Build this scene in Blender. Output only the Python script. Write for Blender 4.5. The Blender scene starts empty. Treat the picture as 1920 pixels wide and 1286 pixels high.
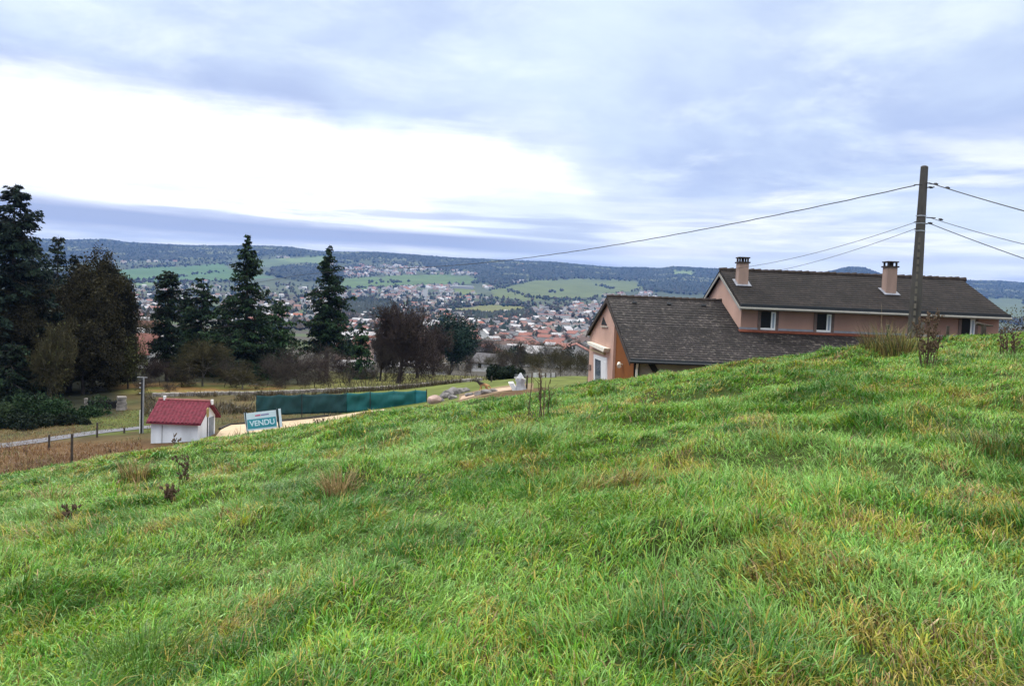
import bpy, math, random
import numpy as np
from mathutils import Vector, Matrix, Euler

random.seed(7)
rng = np.random.default_rng(7)
scene = bpy.context.scene
COL = scene.collection

# ------------------------------------------------------------------ camera
FPX, CX, CY = 1500.0, 960.0, 643.0
ROLL, PITCH = math.radians(2.3), math.radians(-2.9)
cF = np.array([0, math.cos(PITCH), math.sin(PITCH)])
_X = np.array([1.0, 0, 0]); _U = np.cross(_X, cF)
cR = _X * math.cos(ROLL) + _U * math.sin(ROLL); cU = np.cross(cR, cF)
cam_d = bpy.data.cameras.new('camera'); cam = bpy.data.objects.new('camera', cam_d); COL.objects.link(cam)
cam_d.sensor_width = 36.0; cam_d.lens = 36.0 * FPX / 1920.0
cam_d.clip_start = 0.05; cam_d.clip_end = 40000
cam.matrix_world = Matrix(((cR[0], cU[0], -cF[0], 0), (cR[1], cU[1], -cF[1], 0), (cR[2], cU[2], -cF[2], 0), (0, 0, 0, 1)))
scene.camera = cam

def ray(px, py):
    d = cF * FPX + cR * (px - CX) - cU * (py - CY)
    return d / d[1]
def at(px, py, Y): return ray(px, py) * Y
def proj(P):
    P = np.asarray(P, float); z = P @ cF
    z = np.where(np.abs(z) < 1e-3, 1e-3, z)
    return CX + FPX * (P @ cR) / z, CY - FPX * (P @ cU) / z

# ------------------------------------------------------------------ sky, sun, exposure
scene.view_settings.view_transform = 'Standard'
scene.view_settings.look = 'None'
scene.view_settings.exposure = 0.25
scene.view_settings.gamma = 1.0
SUN_AZ, SUN_EL = math.radians(-28), math.radians(42)      # behind the cloud, ahead and to the left
world = bpy.data.worlds.new('World'); scene.world = world; world.use_nodes = True
nt = world.node_tree; nt.nodes.clear()
def NN(t, **k):
    n = nt.nodes.new(t)
    for a, b in k.items(): setattr(n, a, b)
    return n
def MA(op, a, b=None, c=None, clamp=False):
    n = NN('ShaderNodeMath', operation=op, use_clamp=clamp)
    for i, v in enumerate((a, b, c)):
        if v is None: continue
        if hasattr(v, 'is_linked'): nt.links.new(v, n.inputs[i])
        else: n.inputs[i].default_value = v
    return n.outputs[0]
def SS(x, lo, hi, a=0.0, b=1.0):
    n = NN('ShaderNodeMapRange', interpolation_type='SMOOTHSTEP')
    for i, v in enumerate((x, lo, hi, a, b)):
        if hasattr(v, 'is_linked'): nt.links.new(v, n.inputs[i])
        else: n.inputs[i].default_value = v
    return n.outputs[0]
def XYZ(x, y, z):
    n = NN('ShaderNodeCombineXYZ')
    for i, v in enumerate((x, y, z)):
        if hasattr(v, 'is_linked'): nt.links.new(v, n.inputs[i])
        else: n.inputs[i].default_value = v
    return n.outputs[0]
def NOI(vec, scale, detail=6, rough=0.55, dist=0.0):
    n = NN('ShaderNodeTexNoise'); nt.links.new(vec, n.inputs['Vector'])
    n.inputs['Scale'].default_value = scale; n.inputs['Detail'].default_value = detail
    n.inputs['Roughness'].default_value = rough; n.inputs['Distortion'].default_value = dist
    return n.outputs['Fac']
def MIX(f, a, b):
    n = NN('ShaderNodeMix', data_type='RGBA')
    if hasattr(f, 'is_linked'): nt.links.new(f, n.inputs[0])
    else: n.inputs[0].default_value = f
    for i, v in ((6, a), (7, b)):
        if hasattr(v, 'is_linked'): nt.links.new(v, n.inputs[i])
        else: n.inputs[i].default_value = (*v, 1)
    return n.outputs[2]
def CURVE(x, pts, lo, hi):
    """piecewise curve through pts (x, value 0..1)"""
    n = NN('ShaderNodeValToRGB'); r = n.color_ramp; r.interpolation = 'EASE' if False else 'LINEAR'
    pts = [((p - lo) / (hi - lo), v) for p, v in pts]
    r.elements[0].position = pts[0][0]; r.elements[0].color = (pts[0][1],) * 3 + (1,)
    r.elements[1].position = pts[-1][0]; r.elements[1].color = (pts[-1][1],) * 3 + (1,)
    for p, v in pts[1:-1]:
        e = r.elements.new(p); e.color = (v, v, v, 1)
    nt.links.new(MA('DIVIDE', MA('SUBTRACT', x, lo), hi - lo), n.inputs[0])
    return n.outputs[0]
def azel(px, py):
    d = ray(px, py); return math.atan2(d[0], d[1]), d[2] / math.hypot(d[0], d[1])
tc = NN('ShaderNodeTexCoord'); sep = NN('ShaderNodeSeparateXYZ'); nt.links.new(tc.outputs['Generated'], sep.inputs[0])
sx, sy, sz = sep.outputs
AZ = MA('ARCTAN2', sx, sy)
HR = MA('SQRT', MA('ADD', MA('MULTIPLY', sx, sx), MA('MULTIPLY', sy, sy)))
EL = MA('DIVIDE', sz, MA('MAXIMUM', HR, 0.02))
zc = MA('ADD', MA('MAXIMUM', sz, 0.0), 0.10)
PL = XYZ(MA('DIVIDE', sx, zc), MA('DIVIDE', sy, zc), 0.0)          # a flat cloud layer overhead, in perspective
ST = XYZ(MA('MULTIPLY', AZ, 1.0), MA('MULTIPLY', EL, 7.0), 0.3)    # streaks low over the horizon
n1 = NOI(PL, 0.55, 8, 0.58, 0.4)
n2 = NOI(PL, 1.5, 8, 0.6, 0.3)
n3 = NOI(ST, 2.3, 7, 0.55, 0.2)
n4 = NOI(XYZ(AZ, MA('MULTIPLY', EL, 14.0), 2.1), 2.6, 6, 0.5, 0.1)
n5 = NOI(XYZ(MA('MULTIPLY', AZ, 2.0), MA('MULTIPLY', EL, 4.0), 5.1), 4.0, 8, 0.6, 0.3)
edge_px = [(-400, 90), (0, 140), (180, 182), (400, 208), (580, 226), (640, 262), (800, 276), (960, 300), (1030, 335), (1075, 368), (1120, 425), (1180, 470), (1700, 505)]
epts = []
for p in edge_px:
    a, e = azel(*p); epts.append((a, e * 2.0))
EDGE = MA('MULTIPLY', CURVE(AZ, epts, -0.9, 0.9), 0.5)
warp = MA('ADD', MA('MULTIPLY', MA('SUBTRACT', n5, 0.5), SS(AZ, -0.25, 0.1, 0.05, 0.11)), MA('MULTIPLY', MA('SUBTRACT', n3, 0.5), SS(AZ, -0.25, 0.1, 0.085, 0.20)))
dE = MA('SUBTRACT', MA('ADD', EL, warp), EDGE)
Mup = SS(dE, -0.022, 0.034)
# body of the cloud deck: lavender grey with paler breaks
body = MIX(SS(n1, 0.36, 0.64), (0.46, 0.56, 0.81), (0.72, 0.84, 0.97))
body = MIX(MA('MULTIPLY', SS(n2, 0.46, 0.72), 0.65), body, (0.90, 0.99, 1.04))
body = MIX(MA('MULTIPLY', SS(dE, 0.10, 0.0), SS(n3, 0.40, 0.62, 0.0, 0.75)), body, (0.40, 0.48, 0.73))
halo = MA('MULTIPLY', SS(dE, 0.10, 0.0), SS(AZ, -0.12, 0.08, 0.0, 0.75))
body = MIX(halo, body, (0.84, 0.92, 1.02))
low_white = MA('MULTIPLY', SS(EL, 0.16, 0.07), SS(n4, 0.44, 0.56))
mid_white = MA('MULTIPLY', SS(EL, 0.24, 0.13), SS(n3, 0.52, 0.66))
right = SS(AZ, 0.02, 0.16)
body = MIX(MA('MULTIPLY', MA('MAXIMUM', low_white, mid_white), right), body, (1.05, 1.08, 1.1))
WHITE = MIX(SS(n2, 0.40, 0.68), (1.30, 1.31, 1.34), (0.98, 1.02, 1.09))
gap = MIX(MA('MULTIPLY', SS(AZ, -0.20, 0.05), SS(n3, 0.38, 0.60, 0.35, 1.0)), WHITE, (0.82, 0.91, 1.01))
sky = MIX(Mup, gap, body)
# grey streak under the bright gap
a0, e0 = azel(100, 398); a1, e1 = azel(800, 452)
line = MA('ADD', MA('MULTIPLY', MA('SUBTRACT', AZ, a0), (e1 - e0) / (a1 - a0)), e0)
off = MA('SUBTRACT', MA('ADD', EL, MA('MULTIPLY', MA('SUBTRACT', n4, 0.5), 0.022)), line)
wid = MA('MAXIMUM', MA('SUBTRACT', 0.019, MA('MULTIPLY', MA('SUBTRACT', AZ, a0), 0.014)), 0.006)
q = MA('DIVIDE', off, wid)
streak = MA('MULTIPLY', SS(MA('ABSOLUTE', q), 1.25, 0.35), SS(AZ, 0.22, -0.1, 0.25, 0.95))
sky = MIX(streak, sky, (0.36, 0.43, 0.65))
low = MA('MULTIPLY', SS(EL, 0.078, 0.050), SS(n4, 0.40, 0.60, 0.25, 0.95))
sky = MIX(low, sky, (0.47, 0.57, 0.81))
thin = MA('MULTIPLY', MA('MULTIPLY', SS(EL, 0.04, 0.075), SS(EL, 0.135, 0.10)), SS(n4, 0.53, 0.63, 0.0, 0.6))
sky = MIX(thin, sky, (0.38, 0.46, 0.69))
# an overcast sky is brighter overhead than at the horizon
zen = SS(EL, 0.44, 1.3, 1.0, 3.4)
sky = MIX(SS(EL, 0.42, 1.0), sky, (0.98, 0.97, 0.93))
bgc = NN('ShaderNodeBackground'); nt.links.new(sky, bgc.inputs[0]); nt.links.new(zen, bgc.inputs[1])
nish = NN('ShaderNodeTexSky', sky_type='NISHITA'); nish.sun_disc = False
nish.sun_elevation = SUN_EL; nish.sun_rotation = SUN_AZ
bgn = NN('ShaderNodeBackground'); nt.links.new(nish.outputs[0], bgn.inputs[0]); bgn.inputs[1].default_value = 0.05
mixs = NN('ShaderNodeMixShader'); mixs.inputs[0].default_value = 0.06
nt.links.new(bgc.outputs[0], mixs.inputs[1]); nt.links.new(bgn.outputs[0], mixs.inputs[2])
wout = NN('ShaderNodeOutputWorld'); nt.links.new(mixs.outputs[0], wout.inputs['Surface'])
sun_d = bpy.data.lights.new('sun', 'SUN'); sun_d.energy = 1.5; sun_d.angle = math.radians(25); sun_d.color = (1.0, 0.96, 0.9)
sun = bpy.data.objects.new('sun', sun_d); COL.objects.link(sun)
sdir = Vector((math.sin(SUN_AZ) * math.cos(SUN_EL), math.cos(SUN_AZ) * math.cos(SUN_EL), math.sin(SUN_EL)))
sun.rotation_euler = sdir.to_track_quat('Z', 'Y').to_euler()

# ------------------------------------------------------------------ small helpers
def tag(o, label=None, cat=None, group=None, kind=None):
    if label: o['label'] = label
    if cat: o['category'] = cat
    if group: o['group'] = group
    if kind: o['kind'] = kind
    return o
def empty(name, loc=(0, 0, 0), rz=0.0):
    o = bpy.data.objects.new(name, None); COL.objects.link(o)
    o.location = tuple(float(v) for v in loc); o.rotation_euler = (0, 0, rz); o.empty_display_size = 0.2
    return o
def link(name, me, mats=None, parent=None):
    o = bpy.data.objects.new(name, me); COL.objects.link(o)
    if mats is not None:
        for m in (mats if isinstance(mats, (list, tuple)) else [mats]): me.materials.append(m)
    if parent is not None: o.parent = parent
    return o
def copy_tree(o, parent=None):
    c = o.copy(); COL.objects.link(c)
    if parent is not None: c.parent = parent
    for ch in list(o.children): copy_tree(ch, c)
    return c
def fastmesh(name, V, polys, col=None, smooth=False):
    """polys: list of (m,k) index arrays; col: (n,3) colours per vertex"""
    me = bpy.data.meshes.new(name)
    V = np.asarray(V, np.float32); me.vertices.add(len(V)); me.vertices.foreach_set('co', V.ravel())
    polys = [np.asarray(p, np.int32) for p in polys if len(p)]
    idx = np.concatenate([p.ravel() for p in polys]); tot = np.concatenate([np.full(len(p), p.shape[1], np.int32) for p in polys])
    st = np.concatenate([[0], np.cumsum(tot)[:-1]]).astype(np.int32)
    me.loops.add(len(idx)); me.loops.foreach_set('vertex_index', idx)
    me.polygons.add(len(tot)); me.polygons.foreach_set('loop_start', st)
    me.polygons.foreach_set('use_smooth', np.full(len(tot), smooth))
    if col is not None:
        a = me.color_attributes.new('Col', 'FLOAT_COLOR', 'POINT')
        c = np.ones((len(V), 4), np.float32); c[:, :3] = col; a.data.foreach_set('color', c.ravel())
    me.update(calc_edges=True); me.validate()
    return me
class MB:
    """collects shapes that become one mesh object"""
    def __init__(s): s.v = []; s.f = []
    def add(s, vs, fs):
        b = len(s.v); s.v += [tuple(float(c) for c in v) for v in vs]; s.f += [tuple(b + i for i in f) for f in fs]; return s
    def box(s, x0, x1, y0, y1, z0, z1):
        return s.add([(x0, y0, z0), (x1, y0, z0), (x1, y1, z0), (x0, y1, z0), (x0, y0, z1), (x1, y0, z1), (x1, y1, z1), (x0, y1, z1)],
                     [(3, 2, 1, 0), (4, 5, 6, 7), (0, 1, 5, 4), (1, 2, 6, 5), (2, 3, 7, 6), (3, 0, 4, 7)])
    def frustum(s, c, w0, d0, z0, w1, d1, z1, rz=0, cx1=0, cy1=0):
        ca, sa = math.cos(rz), math.sin(rz); vs = []
        for w, d, z, ox, oy in ((w0, d0, z0, 0, 0), (w1, d1, z1, cx1, cy1)):
            for a, b in ((-1, -1), (1, -1), (1, 1), (-1, 1)):
                x, y = a * w / 2 + ox, b * d / 2 + oy; vs.append((c[0] + ca * x - sa * y, c[1] + sa * x + ca * y, c[2] + z))
        return s.add(vs, [(3, 2, 1, 0), (4, 5, 6, 7), (0, 1, 5, 4), (1, 2, 6, 5), (2, 3, 7, 6), (3, 0, 4, 7)])
    def prism(s, pts, off):
        """extrude a polygon of 3D points by the vector off"""
        n = len(pts); off = np.array(off, float)
        vs = [np.array(p, float) for p in pts] + [np.array(p, float) + off for p in pts]
        fs = [tuple(range(n))[::-1], tuple(range(n, 2 * n))] + [(i, (i + 1) % n, n + (i + 1) % n, n + i) for i in range(n)]
        return s.add(vs, fs)
    def tube(s, pts, rad, n=6, cap=True):
        pts = [np.array(p, float) for p in pts]; rad = rad if hasattr(rad, '__len__') else [rad] * len(pts)
        vs = []; fs = []
        for i, p in enumerate(pts):
            d = pts[min(i + 1, len(pts) - 1)] - pts[max(i - 1, 0)]; d = d / (np.linalg.norm(d) + 1e-9)
            a = np.cross(d, (0.31, 0.2, 0.93) if abs(d[2]) < 0.9 else (1, 0.1, 0)); a /= np.linalg.norm(a); b = np.cross(d, a)
            for k in range(n):
                t = 2 * math.pi * k / n; vs.append(p + rad[i] * (a * math.cos(t) + b * math.sin(t)))
        for i in range(len(pts) - 1):
            for k in range(n):
                fs.append((i * n + k, i * n + (k + 1) % n, (i + 1) * n + (k + 1) % n, (i + 1) * n + k))
        if cap: fs += [tuple(range(n))[::-1], tuple(range((len(pts) - 1) * n, len(pts) * n))]
        return s.add(vs, fs)
    def build(s, name, mat, parent=None, smooth=False, bevel=0.0):
        me = bpy.data.meshes.new(name); me.from_pydata(s.v, [], s.f); me.update()
        if smooth:
            me.polygons.foreach_set('use_smooth', [True] * len(me.polygons))
        o = link(name, me, mat, parent)
        if bevel:
            m = o.modifiers.new('bevel', 'BEVEL'); m.width = bevel; m.segments = 2; m.limit_method = 'ANGLE'
        return o

def _hash(ix, iy, seed):
    h = (ix.astype(np.int64) * 374761393 + iy.astype(np.int64) * 668265263 + seed * 974634777) & 0x7fffffff
    h = ((h ^ (h >> 13)) * 1274126177) & 0x7fffffff
    return ((h ^ (h >> 16)) & 0xffff) / 65535.0
def vnoise(x, y, seed=0):
    x = np.asarray(x, float); y = np.asarray(y, float)
    ix = np.floor(x); iy = np.floor(y); fx = x - ix; fy = y - iy
    fx = fx * fx * (3 - 2 * fx); fy = fy * fy * (3 - 2 * fy)
    a = _hash(ix, iy, seed); b = _hash(ix + 1, iy, seed); c = _hash(ix, iy + 1, seed); d = _hash(ix + 1, iy + 1, seed)
    return (a * (1 - fx) + b * fx) * (1 - fy) + (c * (1 - fx) + d * fx) * fy
def fbm(x, y, seed=0, o=4, g=0.5):
    s = 0; w = 1; t = 0
    for i in range(o):
        s = s + w * vnoise(x * 2 ** i + 17.3 * i, y * 2 ** i - 9.1 * i, seed + i); t += w; w *= g
    return s / t
def sstep(x, a, b):
    t = np.clip((x - a) / (b - a), 0, 1); return t * t * (3 - 2 * t)

# ------------------------------------------------------------------ materials
def mat(name, col, rough=0.7, var=0.25, scale=4.0, bump=0.0, bscale=None, spec=0.3, attr=False, streak=None, metal=0.0, trans=0.0, obj=True):
    m = bpy.data.materials.new(name); m.use_nodes = True; t = m.node_tree; P = t.nodes['Principled BSDF']
    P.inputs['Roughness'].default_value = rough; P.inputs['Specular IOR Level'].default_value = spec; P.inputs['Metallic'].default_value = metal
    tcn = t.nodes.new('ShaderNodeTexCoord'); vec = tcn.outputs['Object']
    if streak:
        mp = t.nodes.new('ShaderNodeMapping'); mp.inputs['Scale'].default_value = streak; t.links.new(vec, mp.inputs['Vector']); vec = mp.outputs[0]
    no = t.nodes.new('ShaderNodeTexNoise'); no.inputs['Scale'].default_value = scale; no.inputs['Detail'].default_value = 6
    t.links.new(vec, no.inputs['Vector'])
    mr = t.nodes.new('ShaderNodeMapRange'); t.links.new(no.outputs['Fac'], mr.inputs[0])
    mr.inputs[1].default_value = 0.3; mr.inputs[2].default_value = 0.7; mr.inputs[3].default_value = 1 - var; mr.inputs[4].default_value = 1 + var
    mx = t.nodes.new('ShaderNodeVectorMath'); mx.operation = 'SCALE'; t.links.new(mr.outputs[0], mx.inputs['Scale'])
    if attr:
        at_ = t.nodes.new('ShaderNodeVertexColor'); at_.layer_name = 'Col'; t.links.new(at_.outputs[0], mx.inputs[0])
    else: mx.inputs[0].default_value = col
    t.links.new(mx.outputs[0], P.inputs['Base Color'])
    if bump:
        nb = t.nodes.new('ShaderNodeTexNoise'); nb.inputs['Scale'].default_value = bscale or scale * 4; nb.inputs['Detail'].default_value = 5
        t.links.new(vec, nb.inputs['Vector'])
        bp = t.nodes.new('ShaderNodeBump'); bp.inputs['Strength'].default_value = bump; bp.inputs['Distance'].default_value = 0.03
        t.links.new(nb.outputs['Fac'], bp.inputs['Height']); t.links.new(bp.outputs[0], P.inputs['Normal'])
    if trans:
        out = t.nodes['Material Output']; tr = t.nodes.new('ShaderNodeBsdfTranslucent'); t.links.new(mx.outputs[0], tr.inputs[0])
        ms = t.nodes.new('ShaderNodeMixShader'); ms.inputs[0].default_value = trans
        t.links.new(P.outputs[0], ms.inputs[1]); t.links.new(tr.outputs[0], ms.inputs[2]); t.links.new(ms.outputs[0], out.inputs[0])
    return m
def tile_mat(name, c1, c2, speck, spamt):
    m = bpy.data.materials.new(name); m.use_nodes = True; t = m.node_tree; P = t.nodes['Principled BSDF']; P.inputs['Roughness'].default_value = 0.85
    P.inputs['Specular IOR Level'].default_value = 0.2
    tcn = t.nodes.new('ShaderNodeTexCoord'); br = t.nodes.new('ShaderNodeTexBrick'); t.links.new(tcn.outputs['Object'], br.inputs['Vector'])
    br.inputs['Color1'].default_value = (*c1, 1); br.inputs['Color2'].default_value = (*c2, 1); br.inputs['Mortar'].default_value = (*[c * 0.55 for c in c1], 1)
    br.inputs['Scale'].default_value = 1; br.inputs['Mortar Size'].default_value = 0.012; br.inputs['Brick Width'].default_value = 0.24; br.inputs['Row Height'].default_value = 0.31
    no = t.nodes.new('ShaderNodeTexNoise'); no.inputs['Scale'].default_value = 5.5; no.inputs['Detail'].default_value = 6; no.inputs['Roughness'].default_value = 0.7
    t.links.new(tcn.outputs['Object'], no.inputs['Vector'])
    mr = t.nodes.new('ShaderNodeMapRange'); t.links.new(no.outputs['Fac'], mr.inputs[0]); mr.inputs[1].default_value = 0.54; mr.inputs[2].default_value = 0.72; mr.inputs[4].default_value = spamt
    n2 = t.nodes.new('ShaderNodeTexNoise'); n2.inputs['Scale'].default_value = 0.9; n2.inputs['Detail'].default_value = 5; t.links.new(tcn.outputs['Object'], n2.inputs['Vector'])
    m2 = t.nodes.new('ShaderNodeMapRange'); t.links.new(n2.outputs['Fac'], m2.inputs[0]); m2.inputs[1].default_value = 0.3; m2.inputs[2].default_value = 0.7; m2.inputs[3].default_value = 0.55; m2.inputs[4].default_value = 1.5
    mx = t.nodes.new('ShaderNodeMix'); mx.data_type = 'RGBA'; t.links.new(mr.outputs[0], mx.inputs[0]); t.links.new(br.outputs['Color'], mx.inputs[6]); mx.inputs[7].default_value = (*speck, 1)
    sc = t.nodes.new('ShaderNodeVectorMath'); sc.operation = 'SCALE'; t.links.new(mx.outputs[2], sc.inputs[0]); t.links.new(m2.outputs[0], sc.inputs['Scale'])
    t.links.new(sc.outputs[0], P.inputs['Base Color'])
    return m
def glass_mat(name, col=(0.02, 0.025, 0.03)):
    return mat(name, col, rough=0.08, var=0.1, spec=0.6)
M_ground = mat('ground_cover', (1, 1, 1), rough=0.95, var=0.30, scale=0.6, attr=True, bump=0.6, bscale=3.0, spec=0.1)
M_leaf = mat('leafy', (1, 1, 1), rough=0.75, var=0.12, scale=1.0, attr=True, spec=0.12)
M_bark = mat('bark', (0.05, 0.042, 0.035), rough=0.95, var=0.35, scale=2.0, spec=0.1)
M_barkpale = mat('pale_bark', (0.13, 0.12, 0.105), rough=0.95, var=0.35, scale=2.0, spec=0.1)
M_twig = mat('twigs', (0.048, 0.040, 0.034), rough=0.95, var=0.3, scale=0.8, spec=0.1)
M_twigred = mat('reddish_twigs', (0.040, 0.030, 0.027), rough=0.95, var=0.3, scale=0.8, spec=0.1)
M_twigolive = mat('mossy_twigs', (0.050, 0.045, 0.022), rough=0.95, var=0.35, scale=0.6, spec=0.1)
# ------------------------------------------------------------------ terrain
def tcol(px): return (px - CX) / FPX
crest_px = [(-200, 925), (0, 888), (100, 872), (200, 853), (280, 841), (400, 818), (460, 810), (520, 803), (600, 790), (700, 773), (800, 760), (900, 747), (960, 741),
            (1050, 725), (1100, 717), (1180, 707), (1250, 697), (1350, 684), (1450, 671), (1550, 660), (1620, 649), (1700, 639), (1800, 634), (1850, 628), (1910, 627), (2150, 620)]
crest_px = [(x, y + (10 if x < 1300 else 6 if x < 1600 else 4)) for x, y in crest_px]
_ct = np.array([ray(*p)[0] for p in crest_px]); _ce = np.array([ray(*p)[2] for p in crest_px])
_ft = np.linspace(-1.3, 1.3, 521); _fe = np.interp(_ft, _ct, _ce); _fe = np.convolve(np.pad(_fe, 6, mode='edge'), np.ones(13) / 13, 'valid')
_fd = np.interp(_ft, [tcol(p) for p in (-200, 0, 250, 500, 960, 1400, 1700, 1900)], [19, 20, 22, 24.5, 22, 23, 26, 28])
_fd = np.convolve(np.pad(_fd, 20, mode='edge'), np.ones(41) / 41, 'valid')
EYE = 1.62
skyl = [(-300, 440), (0, 446), (130, 450), (200, 449), (240, 455), (300, 458), (360, 461), (420, 461), (480, 461), (540, 463), (600, 472), (650, 473), (700, 473), (760, 477), (850, 484), (920, 487), (980, 490),
        (1040, 492), (1100, 498), (1150, 502), (1200, 502), (1240, 504), (1262, 500), (1300, 502), (1330, 504), (1420, 507), (1500, 512), (1545, 512), (1572, 505), (1592, 500.5), (1618, 501.5), (1634, 507), (1655, 515), (1690, 521), (1760, 524),
        (1830, 527), (1870, 527), (1910, 530), (2300, 545)]
_st = np.array([ray(*p)[0] for p in skyl]); _se = np.array([ray(*p)[2] for p in skyl])
bcols = [tcol(p) for p in (-200, 0, 280, 480, 640, 800, 950, 1100, 1400, 1900)]
brows = [(20, [-9.2, -9.2, -8.7, -8.1, -7.4, -6.4, -5.0, -4.8, -5, -5]),
         (45, [-9.4, -9.3, -8.8, -8.1, -7.4, -6.4, -4.9, -4.6, -5, -5]),
         (60, [-10, -9.9, -9.5, -8.9, -8.3, -7.2, -5.7, -5.2, -5.5, -5.5]),
         (75, [-10.2, -10.1, -9.6, -9.3, -8.8, -8.1, -7.2, -6.8, -7, -7]),
         (110, [-11, -11, -10.8, -10.6, -10.5, -10.3, -10.3, -11, -11, -11]),
         (200, [-17] * 10), (300, [-23] * 10), (450, [-30] * 10), (800, [-36] * 10), (1200, [-32] * 10), (1800, [-14] * 10), (2400, [8] * 10), (3000, [42] * 10), (3600, [97] * 10), (4200, [168] * 10), (5000, [256.5] * 10), (5800, [200] * 10), (9000, [100] * 10)]
_gt = np.linspace(-1.3, 1.3, 261); _gy = np.linspace(math.log(20), math.log(9000), 400)
_rows = np.array([np.interp(_gt, bcols, r) for _, r in brows]); _ry = np.log([y for y, _ in brows])
_G = np.array([np.interp(_gy, _ry, _rows[:, i]) for i in range(len(_gt))])
_k = np.hanning(11); _k /= _k.sum()
_G = np.array([np.convolve(np.pad(g, 5, mode='edge'), _k, 'valid') for g in _G])
_k = np.hanning(17); _k /= _k.sum()
_G = np.array([np.convolve(np.pad(_G[:, j], 8, mode='edge'), _k, 'valid') for j in range(_G.shape[1])]).T
def base_z(t, Y):
    a = np.clip((t + 1.3) / 2.6 * 260, 0, 259.999); b = np.clip((np.log(np.maximum(Y, 20)) - _gy[0]) / (_gy[-1] - _gy[0]) * 399, 0, 398.999)
    i = a.astype(int); j = b.astype(int); fa = a - i; fb = b - j
    z = (_G[i, j] * (1 - fa) + _G[i + 1, j] * fa) * (1 - fb) + (_G[i, j + 1] * (1 - fa) + _G[i + 1, j + 1] * fa) * fb
    far = sstep(Y, 1500, 3600)
    ridge = np.interp(t, _st, _se) / 0.0513
    return np.where(z > 0, z * (1 + far * (ridge - 1)), z)
def hummock(X, Y):
    a = fbm(X * 0.55, Y * 0.55, 3, 3) - 0.5; b = np.maximum(fbm(X * 1.3 + 4, Y * 1.3, 9, 2) - 0.50, 0)
    return 0.20 * a + 0.52 * b
def H(X, Y):
    X = np.asarray(X, float); Y = np.asarray(Y, float)
    t = np.clip(X / np.maximum(Y, 4.0), -1.29, 1.29)
    e = np.interp(t, _ft, _fe); D = np.interp(t, _ft, _fd)
    b = EYE / D ** 2; a = e + 2 * EYE / D
    zm = -EYE + a * Y - b * Y * Y
    w = sstep(Y, D * 1.12, D * 1.12 + 11.0)
    far = sstep(Y, 300, 900)
    z = zm * (1 - w) + base_z(t, Y) * w
    near = 1 - sstep(Y, 24, 34)
    z = z + hummock(X, Y) * near * sstep(Y, 1.0, 3.5) * np.where(Y > D * 0.8, 0.6, 1.0)
    z = z + (1 - near) * 0.25 * (fbm(X * 0.12, Y * 0.12, 31, 3) - 0.5) * (1 - far)
    roll_ = (fbm(X / 320, Y / 420, 51, 4) - 0.5) * 26 * sstep(Y, 1500, 2300) * (1 - sstep(Y, 4200, 4900))
    return z + roll_
def hit(px, py, y0=30.0, y1=5200.0):
    """where the sight line through a pixel first meets the ground beyond y0"""
    d = ray(px, py); Ys = np.geomspace(y0, y1, 900); g = Ys * d[2] - H(Ys * d[0], Ys)
    k = np.nonzero(g < 0)[0]
    if len(k) == 0: return None
    k = k[0]
    if k > 0:
        f = g[k - 1] / (g[k - 1] - g[k]); Yh = Ys[k - 1] + f * (Ys[k] - Ys[k - 1])
    else: Yh = Ys[0]
    return np.array([d[0] * Yh, Yh, float(H(d[0] * Yh, Yh))])
def g(px, Y, dz=0.0):
    """ground point in the direction of a column of the photograph, at a depth"""
    X = tcol(px) * Y
    for _ in range(6):                                   # the camera is rolled: the column depends on the height too
        z = float(H(X, Y)); x, y = proj([X, Y, z]); X += (px - x) / FPX * Y
    return np.array([X, Y, float(H(X, Y)) + dz])

def inpoly(x, y, poly):
    r = np.zeros(x.shape, bool); n = len(poly)
    for i in range(n):
        (x0, y0), (x1, y1) = poly[i], poly[(i + 1) % n]
        c = ((y0 > y) != (y1 > y)) & (x < (x1 - x0) * (y - y0) / ((y1 - y0) if y1 != y0 else 1e-9) + x0); r ^= c
    return r
FIELDS = [([(150, 508), (260, 503), (420, 494), (432, 506), (520, 520), (330, 530), (150, 530)], (0.055, 0.105, 0.038)),
          ([(480, 487), (560, 486), (610, 493), (540, 500), (480, 499)], (0.075, 0.105, 0.05)),
          ([(640, 524), (760, 516), (880, 516), (905, 525), (860, 533), (700, 542), (640, 540)], (0.07, 0.11, 0.036)),
          ([(925, 543), (990, 528), (1080, 523), (1180, 527), (1215, 540), (1150, 552), (1080, 562), (980, 564), (920, 555)], (0.085, 0.105, 0.036)),
          ([(850, 541), (890, 538), (890, 550), (850, 552)], (0.095, 0.12, 0.035)),
          ([(850, 578), (920, 571), (985, 576), (985, 586), (920, 592), (855, 588)], (0.11, 0.115, 0.04)),
          ([(1255, 510), (1300, 509), (1310, 516), (1262, 517)], (0.13, 0.17, 0.07)),
          ([(230, 528), (290, 526), (290, 536), (230, 536)], (0.10, 0.14, 0.06)),
          ([(500, 487), (600, 480), (640, 487), (600, 493)], (0.10, 0.14, 0.06)),
          ([(1700, 560), (1920, 560), (1920, 600), (1840, 590)], (0.08, 0.10, 0.05))]
WOODS = [[(-400, 400), (2400, 400), (2400, 585), (1840, 568), (1300, 552), (1215, 548), (1190, 525), (1080, 520), (990, 523), (930, 535), (890, 528), (905, 516), (760, 497), (620, 485), (520, 478), (430, 487), (260, 490), (-400, 498)],
         [(520, 500), (575, 498), (640, 505), (640, 527), (560, 527), (500, 515)], [(150, 518), (250, 512), (290, 520), (250, 528), (150, 528)], [(640, 575), (680, 565), (735, 575), (735, 595), (650, 605)],
         [(870, 600), (985, 590), (985, 597), (900, 606)], [(760, 525), (790, 521), (850, 522), (840, 529), (790, 533)]]
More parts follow.
